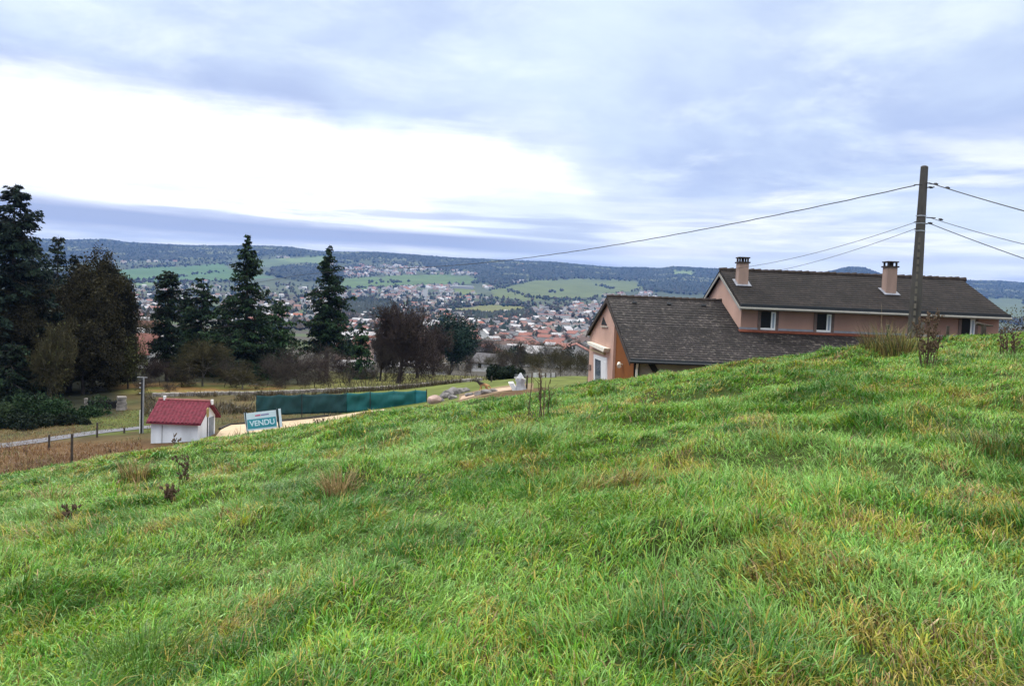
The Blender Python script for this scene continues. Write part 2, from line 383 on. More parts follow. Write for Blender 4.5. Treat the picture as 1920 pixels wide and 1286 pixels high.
def cover(X, Y, Z):
    """land cover colour for every ground point: meadow, rough bank, sand yard, fields, woods, built-up land"""
    n = len(X); px, py = proj(np.stack([X, Y, Z], 1))
    c = np.empty((n, 3)); nz = fbm(X * 0.35, Y * 0.35, 71, 4)
    c[:] = np.array([0.030, 0.045, 0.010])
    brown = np.array([0.085, 0.050, 0.024]); olive = np.array([0.055, 0.060, 0.022]); yel = np.array([0.12, 0.12, 0.034])
    m = Y > 25
    lo = sstep(Y, 27, 32)[:, None]; c = c * (1 - lo) + brown * lo
    w = (sstep(Y, 44, 50) * np.clip(nz * 1.6 - 0.2, 0, 1))[:, None]; c = c * (1 - w) + olive * w
    w = sstep(Y, 70, 74)[:, None]; c = c * (1 - w) + (yel * (0.75 + 0.5 * nz[:, None])) * w
    w = (sstep(Y, 70, 74) * sstep(px, 600, 500) * sstep(nz, 0.45, 0.6))[:, None]; c = c * (1 - w) + np.array([0.17, 0.10, 0.035]) * w
    ta = X / np.maximum(Y, 1)
    w = (sstep(Y, 78, 86) * sstep(px, 640, 560))[:, None]; c = c * (1 - w) + np.array([0.03, 0.032, 0.018]) * w
    # grass bank to the right of the green screen and around the road on the left
    w = ((Y > 47) & (Y < 78) & (px > 640) & (px < 1100)).astype(float)[:, None]; c = c * (1 - w) + np.array([0.09, 0.11, 0.025]) * w
    w = (((Y > 48.5) & (Y < 62) & (px < 290)) * sstep(nz, 0.4, 0.5) * sstep(px, 120, 190))[:, None]; c = c * (1 - w) + np.array([0.065, 0.078, 0.018]) * w
    w = (sstep(Y, 57, 59) * sstep(px, 250, 200) * (Y < 200) + sstep(Y, 53.5, 55) * sstep(px, 150, 90) * (Y < 60))[:, None].clip(0, 1); c = c * (1 - w) + np.array([0.022, 0.024, 0.014]) * w
    w = (((Y > 46) & (Y < 53) & (px > 860) & (px < 1000)) * 1.0)[:, None]; c = c * (1 - w) + np.array([0.17, 0.125, 0.075]) * w
    w = sstep(Y, 108, 125)[:, None]; c = c * (1 - w) + np.array([0.055, 0.05, 0.04]) * w
    w = (sstep(Y, 260, 340) * sstep(fbm(X / 60, Y / 60, 5, 3), 0.45, 0.6))[:, None]; c = c * (1 - w) + np.array([0.06, 0.08, 0.035]) * w
    far = Y > 500
    jx = (fbm(X / 90, Y / 130, 81, 3) - 0.5) * 26; jy = (fbm(X / 60, Y / 160, 83, 3) - 0.5) * 7
    qx, qy = px + jx, py + jy
    wood = np.zeros(n, bool)
    for p in WOODS: wood |= inpoly(qx, qy, p) & far
    patch = far & (Y > 2600) & (fbm(X / 150, Y / 300, 91, 3) > 0.60) & ~inpoly(qx, qy, WOODS[0])
    wood |= patch & (qy < 530)
    gcol = np.array([0.055, 0.068, 0.038]) * (0.7 + 0.6 * fbm(X / 120, Y / 200, 95, 2))[:, None]
    k = far & (Y > 2000); c[k] = gcol[k]
    c[wood] = np.array([0.022, 0.03, 0.024])
    strip = wood & (Y > 3800) & (fbm(X / 130, Y / 110, 99, 3) > 0.66); c[strip] = (0.10, 0.115, 0.065)
    fld = np.zeros(n, bool)
    for p, colr in FIELDS:
        k = inpoly(qx, qy, p) & far; c[k] = np.array(colr) * (0.8 + 0.4 * fbm(X / 70, Y / 90, 97, 3))[k][:, None]; fld |= k; wood &= ~k
    return c, wood, fld
rows = np.concatenate([np.arange(-6, 1.5, 0.5), np.arange(1.5, 34, 0.13), np.geomspace(34, 120, 150), np.geomspace(121.5, 1500, 130), np.geomspace(1520, 5600, 190), np.geomspace(5700, 9000, 8)])
tt = np.concatenate([np.linspace(-1.2, -0.72, 40)[:-1], np.linspace(-0.72, 0.72, 1000), np.linspace(0.72, 1.2, 40)[1:]])
YY, TT = np.meshgrid(rows, tt, indexing='ij'); XX = TT * np.sqrt(np.maximum(YY, 0) ** 2 + 36)
gx, gy = XX.ravel(), YY.ravel(); gz = H(gx, gy)
gc, gw, gf = cover(gx, gy, gz)
gz2 = gz + np.where(gw & (gy > 1200), rng.uniform(0, 11, len(gx)) + 4, 0)
nr, nc = XX.shape; I = np.arange(nr * nc).reshape(nr, nc)
Q = np.stack([I[:-1, :-1], I[:-1, 1:], I[1:, 1:], I[1:, :-1]], -1).reshape(-1, 4)
ground = link('ground', fastmesh('ground', np.stack([gx, gy, gz2], 1), [Q], gc, smooth=True), M_ground)
tag(ground, 'grassy hillside running down to the valley and up to the far ridge', 'terrain', kind='structure')

# ------------------------------------------------------------------ meadow grass
def make_blades(P, nrm_dir, L, W, lean, colr, nseg, droop, seed):
    """curved tapering blades: P (n,3) roots, nrm_dir azimuth of lean, L length, W width, lean 0..1"""
    n = len(P); r = np.random.default_rng(seed)
    dx, dy = np.cos(nrm_dir), np.sin(nrm_dir)
    fa = nrm_dir + math.pi / 2 + r.normal(0, 0.7, n); bx, by = np.cos(fa), np.sin(fa)
    V = []; C = []
    ts = np.linspace(0, 1, nseg + 1)
    for t in ts:
        th = lean * (0.35 + 0.65 * t) * 1.45 + droop * t * t
        # integrate the curve roughly: position along an arc
        out = L * t * np.sin(th * 0.62 + lean * 0.25); up = L * t * np.cos(np.minimum(th * 0.72, 1.75))
        c = np.stack([P[:, 0] + dx * out, P[:, 1] + dy * out, P[:, 2] + up], 1)
        w = W * (1 - t) ** 0.6 * 0.5 if t < 1 else 0
        shade = 1.0
        if t < 1:
            o = np.stack([bx * w, by * w, np.zeros(n)], 1); V += [c - o, c + o]; C += [colr * shade, colr * shade]
        else: V += [c]; C += [colr * shade]
    k = len(V); V = np.stack(V, 1).reshape(-1, 3); C = np.stack(C, 1).reshape(-1, 3)
    b = (np.arange(n) * k)[:, None]; quads = []
    for s in range(nseg - 1): quads.append(b + np.array([2 * s, 2 * s + 1, 2 * s + 3, 2 * s + 2])[None])
    tri = b + np.array([2 * (nseg - 1), 2 * nseg - 1, 2 * nseg])[None]
    return V, np.concatenate(quads), tri, C
def tuft_field(y0, y1, dens0, yref, power, t0, t1, seed):
    r = np.random.default_rng(seed)
    r = np.random.default_rng(seed + 5000)
    ys = np.linspace(y0, y1, 400); dn = np.minimum(dens0, dens0 * (yref / ys) ** power) * 2 * (t1 * ys + 2.6)
    N = int((dn.sum() * (ys[1] - ys[0]))); cdf = np.cumsum(dn); cdf /= cdf[-1]
    Y = np.interp(r.random(N), cdf, ys); return r.uniform(-1, 1, N) * (t1 * Y + 2.6), Y
GREEN = np.array([[0.080, 0.248, 0.012], [0.042, 0.165, 0.008], [0.155, 0.325, 0.024], [0.195, 0.295, 0.012], [0.195, 0.360, 0.080]])
YELL = np.array([[0.300, 0.300, 0.025], [0.380, 0.300, 0.060], [0.220, 0.245, 0.022]])
BROWN = np.array([[0.220, 0.140, 0.050], [0.130, 0.075, 0.030], [0.320, 0.230, 0.110]])
def meadow(y0, y1, dens0, yref, power, nseg, seed, per=9, wmul=1.0, tlim=0.70):
    r = np.random.default_rng(seed)
    X0, Y0 = tuft_field(y0, y1, dens0 / per, yref, power, -tlim, tlim, seed)
    N = len(X0)
    t = np.clip(X0 / np.maximum(Y0, 4.0), -1.2, 1.2); lim = np.interp(t, _ft, _fd) * 1.30
    lush = fbm(X0 * 1.3, Y0 * 1.1, 201, 4, 0.6); dry = fbm(X0 * 1.3 + 7, Y0 * 1.1, 203, 4, 0.6); fine = fbm(X0 * 3.0, Y0 * 3.0, 205, 3); pale = fbm(X0 * 0.7, Y0 * 0.8 + 3, 207, 4)
    tall = np.clip((fine - 0.45) * 4, 0, 1) * np.clip((lush - 0.35) * 4, 0, 1)
    bare = sstep(fbm(X0 * 1.3 + 30, Y0 * 1.3, 209, 3), 0.62, 0.70)
    keep = (Y0 < lim) & (r.random(N) > 0.25 * bare)
    X0, Y0, lush, dry, fine, pale, tall, t, bare = (a[keep] for a in (X0, Y0, lush, dry, fine, pale, tall, t, bare)); N = len(X0)
    cr = Y0 / np.interp(t, _ft, _fd)
    hgt = (0.050 + 0.095 * tall + 0.040 * r.random(N)) * np.where(cr > 0.75, 0.8, 1.0) * (1 - 0.35 * bare)
    # tuft colour
    gi = r.integers(0, 5, N); col = GREEN[gi].copy()
    deep = np.clip((lush - 0.47) * 6, 0, 1)[:, None] * 0.85; col = col * (1 - deep) + np.array([0.027, 0.116, 0.006]) * deep
    pl = np.clip((pale - 0.52) * 5, 0, 1)[:, None] * 0.65; col = col * (1 - pl) + GREEN[4] * pl
    left = 0.06 + sstep(t, 0.15, -0.6) * 0.26 + sstep(cr, 0.80, 1.05) * (0.10 + 0.22 * sstep(t, 0.1, -0.5)) + sstep(t, 0.1, 0.6) * 0.08
    yf = np.clip((dry - 0.57) * 6 + left * 0.7, 0, 0.75); isy = r.random(N) < yf * 0.75
    col[isy] = YELL[r.integers(0, 3, isy.sum())] * r.uniform(0.7, 1.1, (isy.sum(), 1))
    isb = r.random(N) < np.clip((dry - 0.62) * 4 + left * 0.6 + 0.25 * bare, 0, 0.5) * 0.5
    col[isb] = BROWN[r.integers(0, 3, isb.sum())]
    # blades of the tufts
    m = r.poisson(per, N); idx = np.repeat(np.arange(N), m); n = len(idx)
    spread = np.maximum(0.05, 0.004 * Y0)[idx]
    ang = r.uniform(0, 2 * math.pi, n); rad = spread * np.sqrt(r.random(n))
    X = X0[idx] + np.cos(ang) * rad; Y = Y0[idx] + np.sin(ang) * rad
    flow = (fbm(X * 0.4, Y * 0.4, 221, 3) * 4 * math.pi)
    az = np.where(r.random(n) < 0.45, flow + r.normal(0, 0.6, n), ang + r.normal(0, 0.6, n))
    L = hgt[idx] * r.uniform(0.6, 1.65, n); Wd = np.maximum(0.0058, 0.00085 * Y) * r.lognormal(0.06, 0.4, n) * wmul
    lean = np.clip(r.beta(2.0, 1.8, n) * 0.95, 0.05, 0.95)
    cc = col[idx] * r.lognormal(0, 0.28, (n, 1)).clip(0.5, 1.7) * np.array([1, 1, 1])
    ys = r.random(n) < 0.10; cc[ys] = YELL[r.integers(0, 3, ys.sum())]
    bs = r.random(n) < 0.04; cc[bs] = BROWN[r.integers(0, 3, bs.sum())]
    P = np.stack([X, Y, H(X, Y) - 0.01], 1)
    return make_blades(P, az, L, Wd, lean, cc, nseg, r.uniform(0.0, 1.3, n), seed + 1)
parts_ = [meadow(0.9, 9.0, 7000, 4.0, 1.1, 3, 11), meadow(8.6, 33, 3000, 9.0, 0.95, 2, 12, per=7)]
vo = 0; Vs, Qs, Ts, Cs = [], [], [], []
for V, Qd, Tr, C in parts_:
    Vs.append(V); Qs.append(Qd + vo); Ts.append(Tr + vo); Cs.append(C); vo += len(V)
M_grass = mat('grass_blades', (1, 1, 1), rough=0.40, var=0.15, scale=0.5, attr=True, spec=0.32, trans=0.22)
grass = link('grass', fastmesh('grass', np.concatenate(Vs), [np.concatenate(Qs), np.concatenate(Ts)], np.concatenate(Cs)), M_grass)
tag(grass, 'long wet green meadow grass with yellowed patches', 'grass', kind='stuff')
# dead grass and bramble on the bank below the meadow
r_ = np.random.default_rng(77); n = 60000
Yd = r_.uniform(27, 62, n) ** 1.0; Td = r_.uniform(-0.72, 0.12, n); Xd = Td * Yd
zz = H(Xd, Yd); pxd, pyd = proj(np.stack([Xd, Yd, zz], 1))
ok = ~((Yd > 43.5) & (Yd < 51.5) & (pxd > 395) & (pxd < 640)) & ~((Yd > 46) & (pxd > 640)) & ~((pxd > 265) & (pxd < 410) & (Yd > 43) & (Yd < 49)) & ~((pxd > 640) & (Yd > 36))
pal = np.array([[0.22, 0.115, 0.035], [0.15, 0.075, 0.030], [0.11, 0.05, 0.025], [0.24, 0.16, 0.06], [0.13, 0.13, 0.035], [0.10, 0.055, 0.04]])
nzd = fbm(Xd * 0.3, Yd * 0.3, 301, 3); gi = np.clip(((nzd - 0.25) * 9 + r_.normal(0, 1.2, n)).astype(int), 0, 5)
cd = pal[gi] * r_.uniform(0.7, 1.2, (n, 1))
gr_ = (Yd > 45) & (r_.random(n) < 0.6) & (pxd > 150); cd[gr_] = np.array([0.06, 0.078, 0.018]) * r_.uniform(0.7, 1.3, (gr_.sum(), 1))
ok &= ~((pyd > 795) & (pyd < 850) & (pxd < 275) & (Yd > 46) & (np.abs((pyd) - np.interp(pxd, [0, 140, 270], [846, 828, 808])) < 9))
sel = np.nonzero(ok)[0]
Vd, Qd, Td_, Cd = make_blades(np.stack([Xd, Yd, zz - 0.02], 1)[sel], r_.uniform(0, 6.28, len(sel)), (r_.uniform(0.15, 0.5, n) * (0.5 + nzd) * np.where(Yd > 45, 0.5, 1))[sel], np.full(len(sel), 0.03), r_.beta(2, 2, len(sel)) * 0.8, cd[sel], 2, r_.uniform(0, 1, len(sel)), 5)
dg = link('dry_grass', fastmesh('dry_grass', Vd, [Qd, Td_], Cd), M_grass)
tag(dg, 'brown dead grass and weeds on the bank below the meadow', 'dry grass', kind='stuff')
# ------------------------------------------------------------------ the pink house
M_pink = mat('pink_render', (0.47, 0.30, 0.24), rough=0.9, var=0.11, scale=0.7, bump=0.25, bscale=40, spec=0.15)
M_pinkshade = mat('pink_render_shaded', (0.31, 0.192, 0.155), rough=0.9, var=0.14, scale=1.2, bump=0.25, bscale=40, spec=0.15, streak=(1, 1, 0.25))
M_orange = mat('orange_render', (0.19, 0.062, 0.012), rough=0.9, var=0.10, scale=1.5, bump=0.2, bscale=40, spec=0.15)
M_roofup = tile_mat('dark_brown_tiles', (0.008, 0.0062, 0.0062), (0.016, 0.0122, 0.0115), (0.055, 0.044, 0.036), 0.5)
M_rooflow = tile_mat('speckled_grey_tiles', (0.011, 0.0095, 0.010), (0.023, 0.019, 0.0195), (0.17, 0.15, 0.13), 0.75)
M_ridge = mat('ridge_tiles', (0.032, 0.024, 0.021), rough=0.9, var=0.4, scale=3)
M_fascia = mat('dark_fascia', (0.018, 0.022, 0.028), rough=0.5, var=0.1)
M_gutter = mat('pale_gutter', (0.27, 0.26, 0.235), rough=0.5, var=0.1)
M_lead = mat('lead_flashing', (0.21, 0.22, 0.26), rough=0.55, var=0.15, scale=5)
M_terra = mat('terracotta', (0.14, 0.040, 0.022), rough=0.85, var=0.25, scale=6)
M_cream = mat('cream_paint', (0.72, 0.68, 0.58), rough=0.6, var=0.06)
M_white = mat('white_paint', (0.70, 0.71, 0.72), rough=0.5, var=0.05)
M_stone = mat('grey_stone_surround', (0.13, 0.095, 0.085), rough=0.9, var=0.25, scale=5)
M_dark = mat('dark_interior', (0.006, 0.007, 0.009), rough=0.5, var=0.05, spec=0.2)
M_glass = glass_mat('window_glass')
M_concrete = mat('grey_cream_wall', (0.36, 0.33, 0.28), rough=0.9, var=0.15, scale=2, bump=0.2)
M_metal = mat('galvanised_metal', (0.32, 0.33, 0.35), rough=0.45, var=0.15, metal=0.5)
M_black = mat('black_iron', (0.012, 0.012, 0.013), rough=0.6, var=0.2)
house = empty('house', (4.8, 36.0, -5.2)); HO = Vector(house.location)
tag(house, 'long pink house with dark tiled roofs, two chimneys and a lower front wing', 'house')
def hb(mb, name, m, parent=house, **k):
    """build in world coordinates, then hang under a parent"""
    o = mb.build(name, m, **k); o.parent = parent
    off = Vector((0, 0, 0)); p = parent
    while p is not None: off += p.location; p = p.parent
    o.location = -off
    return o
UX0, UX1, UY0, UY1, UYR = 10.2, 22.25, 36.0, 44.0, 40.0
UZE, UZR = 0.33, 2.03
usl = (UZR - UZE) / (UYR - UY0)
uroof = lambda Y: UZE + (Y - UY0) * usl if Y <= UYR else UZR - (Y - UYR) * usl
def clad_front(mb, xl, xr, ya, yb, za, zb, n, lift=0.035, th=0.16):
    """courses of tiles on a slope; xl, xr functions of y"""
    pts = [];
    for k in range(n):
        f0, f1 = k / n, (k + 1) / n
        y0, y1 = ya + (yb - ya) * f0, ya + (yb - ya) * f1; z0, z1 = za + (zb - za) * f0, za + (zb - za) * f1
        a = len(mb.v)
        mb.add([(xl(y0), y0, z0 + lift), (xr(y0), y0, z0 + lift), (xr(y1), y1, z1 + 0.004), (xl(y1), y1, z1 + 0.004), (xl(y0), y0, z0 - 0.01), (xr(y0), y0, z0 - 0.01)],
               [(0, 1, 2, 3), (4, 5, 1, 0)])
    # underside and edge thickness
    mb.prism([(xl(ya), ya, za - 0.012), (xr(ya), ya, za - 0.012), (xr(yb), yb, zb - 0.012), (xl(yb), yb, zb - 0.012)], (0, 0, -th))
# upper storey
w = MB()
w.prism([(UX0 + 0.16, UY0 + 0.42, -5.2), (UX0 + 0.16, UY1 - 0.42, -5.2), (UX0 + 0.16, UY1 - 0.42, uroof(UY1 - 0.42) - 0.2), (UX0 + 0.16, UYR, UZR - 0.2), (UX0 + 0.16, UY0 + 0.42, uroof(UY0 + 0.42) - 0.2)], (UX1 - UX0 - 0.32, 0, 0))
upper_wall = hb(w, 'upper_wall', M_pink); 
# the long front's shade is put into the colour: a darker pink than the gable
upper_wall.data.materials.append(M_pinkshade)
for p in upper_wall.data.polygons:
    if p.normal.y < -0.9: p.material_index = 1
r = MB(); clad_front(r, lambda y: UX0, lambda y: UX1, UY0, UYR, UZE, UZR, 17, 0.02)
clad_front(r, lambda y: UX0, lambda y: UX1, UY1, UYR + 0.0, UZE, UZR - 0.004, 17, 0.02)
upper_roof = hb(r, 'upper_roof', M_roofup)
rt = MB(); k = 0; x = UX0 - 0.02
while x < UX1:
    rt.tube([(x, UYR, UZR - 0.01 + 0.012 * math.sin(x * 7)), (x + 0.36, UYR, UZR + 0.015 + 0.012 * math.sin(x * 5))], [0.105, 0.125], 8); x += 0.34
hb(rt, 'ridge_tiles', M_ridge, upper_roof)
fa = MB().box(UX0 - 0.02, UX1 + 0.02, UY0 - 0.13, UY0 - 0.02, UZE - 0.13, UZE + 0.03); hb(fa, 'fascia', M_fascia)
gu = MB().tube([(UX0 - 0.05, UY0 - 0.10, UZE - 0.17), (UX1 + 0.08, UY0 - 0.10, UZE - 0.17)], 0.062, 8); hb(gu, 'gutter', M_gutter)
for ya, za, yb, zb in ((UY0 - 0.05, UZE - 0.17, UYR, UZR - 0.16), (UYR, UZR - 0.16, UY1 + 0.05, UZE - 0.17)):
    v = MB().prism([(UX0 - 0.035, ya, za), (UX0 - 0.035, yb, zb), (UX0 - 0.035, yb, zb - 0.13), (UX0 - 0.035, ya, za - 0.13)], (0.03, 0, 0)); hb(v, 'verge_board', M_gutter)
def onY(px, py, Y): return at(px, py, Y)
def onX(px, py, X):
    d = ray(px, py); return d * (X / d[0])
# windows of the upper storey
WY = UY0 + 0.42
for (xa, ya, xb, yb) in ((1427, 584, 1453, 619), (1532, 588, 1557, 623), (1803, 597, 1826, 633)):
    A = onY(xa, ya, WY); B = onY(xb, yb, WY); x0, x1, z0, z1 = A[0], B[0], B[2], A[2]
    fr = MB(); s = 0.13
    fr.box(x0 - s, x0, WY - 0.05, WY + 0.02, z0 - 0.03, z1 + 0.12).box(x1, x1 + s, WY - 0.05, WY + 0.02, z0 - 0.03, z1 + 0.12).box(x0, x1, WY - 0.048, WY + 0.02, z1, z1 + 0.12)
    win = hb(fr, 'window', M_stone)
    hb(MB().box(x0 - s - 0.02, x1 + s + 0.02, WY - 0.10, WY + 0.02, z0 - 0.10, z0 - 0.032), 'sill', M_lead, win)
    hb(MB().box(x0 + 0.002, x1 - 0.002, WY - 0.012, WY - 0.004, z0, z1 - 0.002), 'opening', M_dark, win)
    f2 = MB(); b = 0.055                                          # the sash stands open to the right
    f2.box(x0 + 0.005, x1 - 0.005, WY - 0.035, WY - 0.015, z0 + 0.005, z0 + 0.085)
    f2.box(x1 - 0.21, x1 - 0.15, WY - 0.036, WY - 0.014, z0 + 0.085, z1 - 0.005).box(x1 - 0.06, x1 - 0.005, WY - 0.036, WY - 0.014, z0 + 0.085, z1 - 0.005)
    f2.box(x1 - 0.15, x1 - 0.06, WY - 0.035, WY - 0.015, z1 - 0.07, z1 - 0.005)
    hb(f2, 'sash', M_white, win)
    hb(MB().box(x1 - 0.15, x1 - 0.06, WY - 0.028, WY - 0.020, z0 + 0.085, z1 - 0.07), 'pane', mat('sash_glass', (0.25, 0.3, 0.38), rough=0.1, var=0.1, spec=0.6), win)
hb(MB().box(UX0 + 0.10, UX1 - 0.2, WY - 0.03, WY + 0.02, -0.86, -0.70), 'lead_flashing', M_lead)
# chimneys
M_chim = mat('dull_chimney_render', (0.29, 0.20, 0.165), rough=0.9, var=0.2, scale=2, streak=(1, 1, 0.3))
for (px, pb, pt) in ((1393.5, 536, 482), (1671.5, 553, 490)):
    best = None
    for Y in np.arange(UY0, UYR, 0.02):
        P = at(px, pb, Y)
        if P[2] <= uroof(Y): best = P; break
    x, Yc = best[0], best[1] + 0.3; T = at(px, pt, Yc); zt = T[2]; zb = uroof(Yc) - 0.25; hw = 0.235; hd = 0.27
    ch = hb(MB().frustum((x, Yc, 0), 2 * hw, 2 * hd, zb, 2 * hw * 0.97, 2 * hd * 0.97, zt - 0.30), 'chimney', M_chim, upper_roof)
    hb(MB().box(x - hw - 0.05, x + hw + 0.05, Yc - hd - 0.05, Yc + hd + 0.05, zt - 0.30, zt - 0.235), 'chimney_slab', M_ridge, ch)
    for a in (-1, 1):
        for b in (-1, 1): hb(MB().box(x + a * 0.19 - 0.035, x + a * 0.19 + 0.035, Yc + b * 0.2 - 0.04, Yc + b * 0.2 + 0.04, zt - 0.235, zt - 0.07), 'cap_post', M_ridge, ch)
    hb(MB().box(x - 0.05, x + 0.05, Yc - 0.06, Yc + 0.06, zt - 0.235, zt - 0.07), 'flue_pipe', M_ridge, ch)
    hb(MB().box(x - hw - 0.03, x + hw + 0.03, Yc - hd - 0.03, Yc + hd + 0.03, zt - 0.07, zt - 0.015), 'chimney_cap', M_ridge, ch)
    fl = MB(); yf = Yc - hd; zf = uroof(yf)
    fl.prism([(x - hw - 0.13, yf - 0.16, uroof(yf - 0.16) + 0.045), (x + hw + 0.13, yf - 0.16, uroof(yf - 0.16) + 0.045), (x + hw + 0.13, yf + 0.60, uroof(yf + 0.60) + 0.045), (x - hw - 0.13, yf + 0.60, uroof(yf + 0.60) + 0.045)], (0, 0, 0.02))
    hb(fl, 'chimney_flashing', M_lead, ch)
# lower wing: a wide roof whose ridge runs into the gable of the upper storey
LX, LYR, LZR = 4.64, 40.0, 0.48
LYE, LZE = 33.0, -2.14
LYB, LZB = 47.0, -1.6
lxl = lambda y: LX - 0.04 * (y - LYR)                  # the wing stands slightly askew
lroof = lambda Y: LZE + (Y - LYE) * (LZR - LZE) / (LYR - LYE) if Y <= LYR else LZR + (Y - LYR) * (LZB - LZR) / (LYB - LYR)
r = MB()
clad_front(r, lxl, lambda y: 19.5, LYE, UY0 + 0.40, LZE, lroof(UY0 + 0.40), 15, 0.024)
clad_front(r, lxl, lambda y: UX0 + 0.15, UY0 + 0.40, LYR, lroof(UY0 + 0.40), LZR, 12, 0.024)
clad_front(r, lxl, lambda y: UX0 + 0.15, LYB, LYR, LZB, LZR - 0.004, 24)
lower_roof = hb(r, 'lower_roof', M_rooflow)
rt = MB(); x = LX - 0.02
while x < UX0 - 0.05:
    rt.tube([(x, LYR, LZR - 0.01), (x + 0.36, LYR, LZR + 0.012 + 0.01 * math.sin(x * 9))], [0.10, 0.12], 8); x += 0.34
hb(rt, 'ridge_tiles', M_ridge, lower_roof)
zf = lroof(UY0 + 0.1)
hb(MB().prism([(UX0 + 0.05, UY0 + 0.16, lroof(UY0 + 0.16) + 0.04), (19.45, UY0 + 0.16, lroof(UY0 + 0.16) + 0.04), (19.45, UY0 + 0.375, lroof(UY0 + 0.375) + 0.04), (UX0 + 0.05, UY0 + 0.375, lroof(UY0 + 0.375) + 0.04)], (0, 0, 0.04)), 'terracotta_edge', M_terra, lower_roof)
for sx_ in np.linspace(5.9, 9.3, 3):                      # vent tiles near the ridge
    hb(MB().frustum((sx_, 39.2, lroof(39.2)), 0.22, 0.2, 0.03, 0.16, 0.12, 0.13), 'vent_tile', M_fascia, lower_roof)
hb(MB().box(lxl(LYE) - 0.02, 19.5, LYE - 0.12, LYE - 0.015, LZE - 0.16, LZE + 0.02), 'fascia', M_fascia)
hb(MB().tube([(lxl(LYE) - 0.05, LYE - 0.16, LZE - 0.10), (19.5, LYE - 0.16, LZE - 0.10)], 0.06, 8), 'gutter', M_fascia)
for ya, za, yb, zb in ((LYE - 0.05, LZE - 0.16, LYR, LZR - 0.16), (LYR, LZR - 0.16, LYB + 0.05, LZB - 0.18)):
    xa, xb = lxl(ya) - 0.035, lxl(yb) - 0.035
    hb(MB().prism([(xa, ya, za + 0.05), (xb, yb, zb + 0.05), (xb, yb, zb - 0.11), (xa, ya, za - 0.11)], (0.03, 0, 0)), 'verge_board', M_ridge)
PWX = 4.80
pw = lambda y: PWX - 0.04 * (y - LYR)
GY, OY = 38.3, 33.7
def lw(y): return lroof(y) - 0.19
YB_ = 46.6
w = MB().prism([(pw(GY), GY, -5.2), (pw(YB_), YB_, -5.2), (pw(YB_), YB_, lw(YB_)), (PWX, LYR, lw(LYR)), (pw(GY), GY, lw(GY))], (0.3, 0, 0))
hb(w, 'gable_wall', M_pink)
w = MB().prism([(pw(OY) + 0.12, OY, -5.2), (pw(GY) + 0.12, GY - 0.005, -5.2), (pw(GY) + 0.12, GY - 0.005, lw(GY)), (pw(OY) + 0.12, OY, lw(OY))], (0.25, 0, 0))
hb(w, 'orange_wall', M_orange)
w = MB().prism([(PWX + 0.10, YB_ - 0.2, -5.2), (UX0 + 1, YB_ - 0.2, -5.2), (UX0 + 1, YB_ - 0.2, lw(YB_)), (PWX + 0.10, YB_ - 0.2, lw(YB_))], (0, 0.15, 0)); hb(w, 'rear_wall', M_pink)
w = MB().box(pw(OY) + 0.38, 19.3, OY + 0.1, OY + 0.35, -5.2, lw(OY + 0.3)); hb(w, 'front_wall', M_concrete)
hb(MB().box(pw(OY) + 0.13, pw(OY) + 0.36, OY - 0.06, OY - 0.006, -5.2, lw(OY)), 'corner_post', M_dark)
hb(MB().tube([(lxl(LYE) + 0.30, LYE - 0.02, LZE - 0.16), (lxl(LYE) + 0.32, LYE + 0.25, LZE - 0.45), (lxl(LYE) + 0.32, LYE + 0.25, -5.2)], 0.055, 8), 'downpipe', M_cream)
hb(MB().prism([(PWX + 0.92, OY + 0.09, LZE - 0.1), (PWX + 1.2, OY + 0.09, LZE - 0.1), (PWX + 1.9, OY + 0.09, -3.4), (PWX + 1.6, OY + 0.09, -3.4)], (0, -0.06, 0)), 'wooden_brace', M_black)
# gable details: vent, awning, door, meter box, lamp
def onG(px, py, X):
    d = ray(px, py); return d * ((X + 0.04 * LYR) / (d[0] + 0.04))
def gpoly(pts, mname, m, dx, th, parent=house):
    P = [onG(px, py, PWX - dx) for px, py in pts]; return hb(MB().prism(P, (th, 0, 0)), mname, m, parent)
vt = gpoly([(1131, 594), (1127, 609), (1137.5, 610)], 'gable_vent', M_dark, 0.02, 0.03)
gpoly([(1126, 610.5), (1138, 611.5), (1138, 614), (1126, 613)], 'vent_sill', M_concrete, 0.07, 0.08, vt)
aw = gpoly([(1100, 640), (1102.5, 646), (1131, 660), (1133, 653)], 'awning', M_cream, 0.30, 0.29)
gpoly([(1107, 654), (1108, 657), (1131, 665), (1131, 661)], 'awning_valance', mat('awning_valance', (0.33, 0.26, 0.14), rough=0.8, var=0.2), 0.14, 0.13, aw)
dr = gpoly([(1113, 664), (1113, 720), (1137, 724), (1137, 671)], 'door', M_white, 0.05, 0.06)
gpoly([(1115.5, 672), (1115.5, 712), (1126, 715), (1126, 676)], 'door_glass', mat('door_glass', (0.10, 0.13, 0.17), rough=0.12, var=0.15, spec=0.6), 0.062, 0.01, dr)
gpoly([(1128, 676), (1128, 716), (1135, 718), (1135, 679)], 'door_shutter', M_white, 0.085, 0.03, dr)
gpoly([(1102, 683), (1102, 692), (1107, 693.5), (1107, 684)], 'meter_box', M_stone, 0.05, 0.05)
lp = onG(1165, 683, PWX + 0.06)
hb(MB().tube([lp + np.array([0.06, 0, 0]), lp + np.array([-0.10, 0, 0.0])], [0.03, 0.03], 6).tube([lp + np.array([-0.10, 0.0, 0.04]), lp + np.array([-0.14, -0.30, -0.06])], [0.085, 0.10], 10), 'wall_lamp', M_cream)

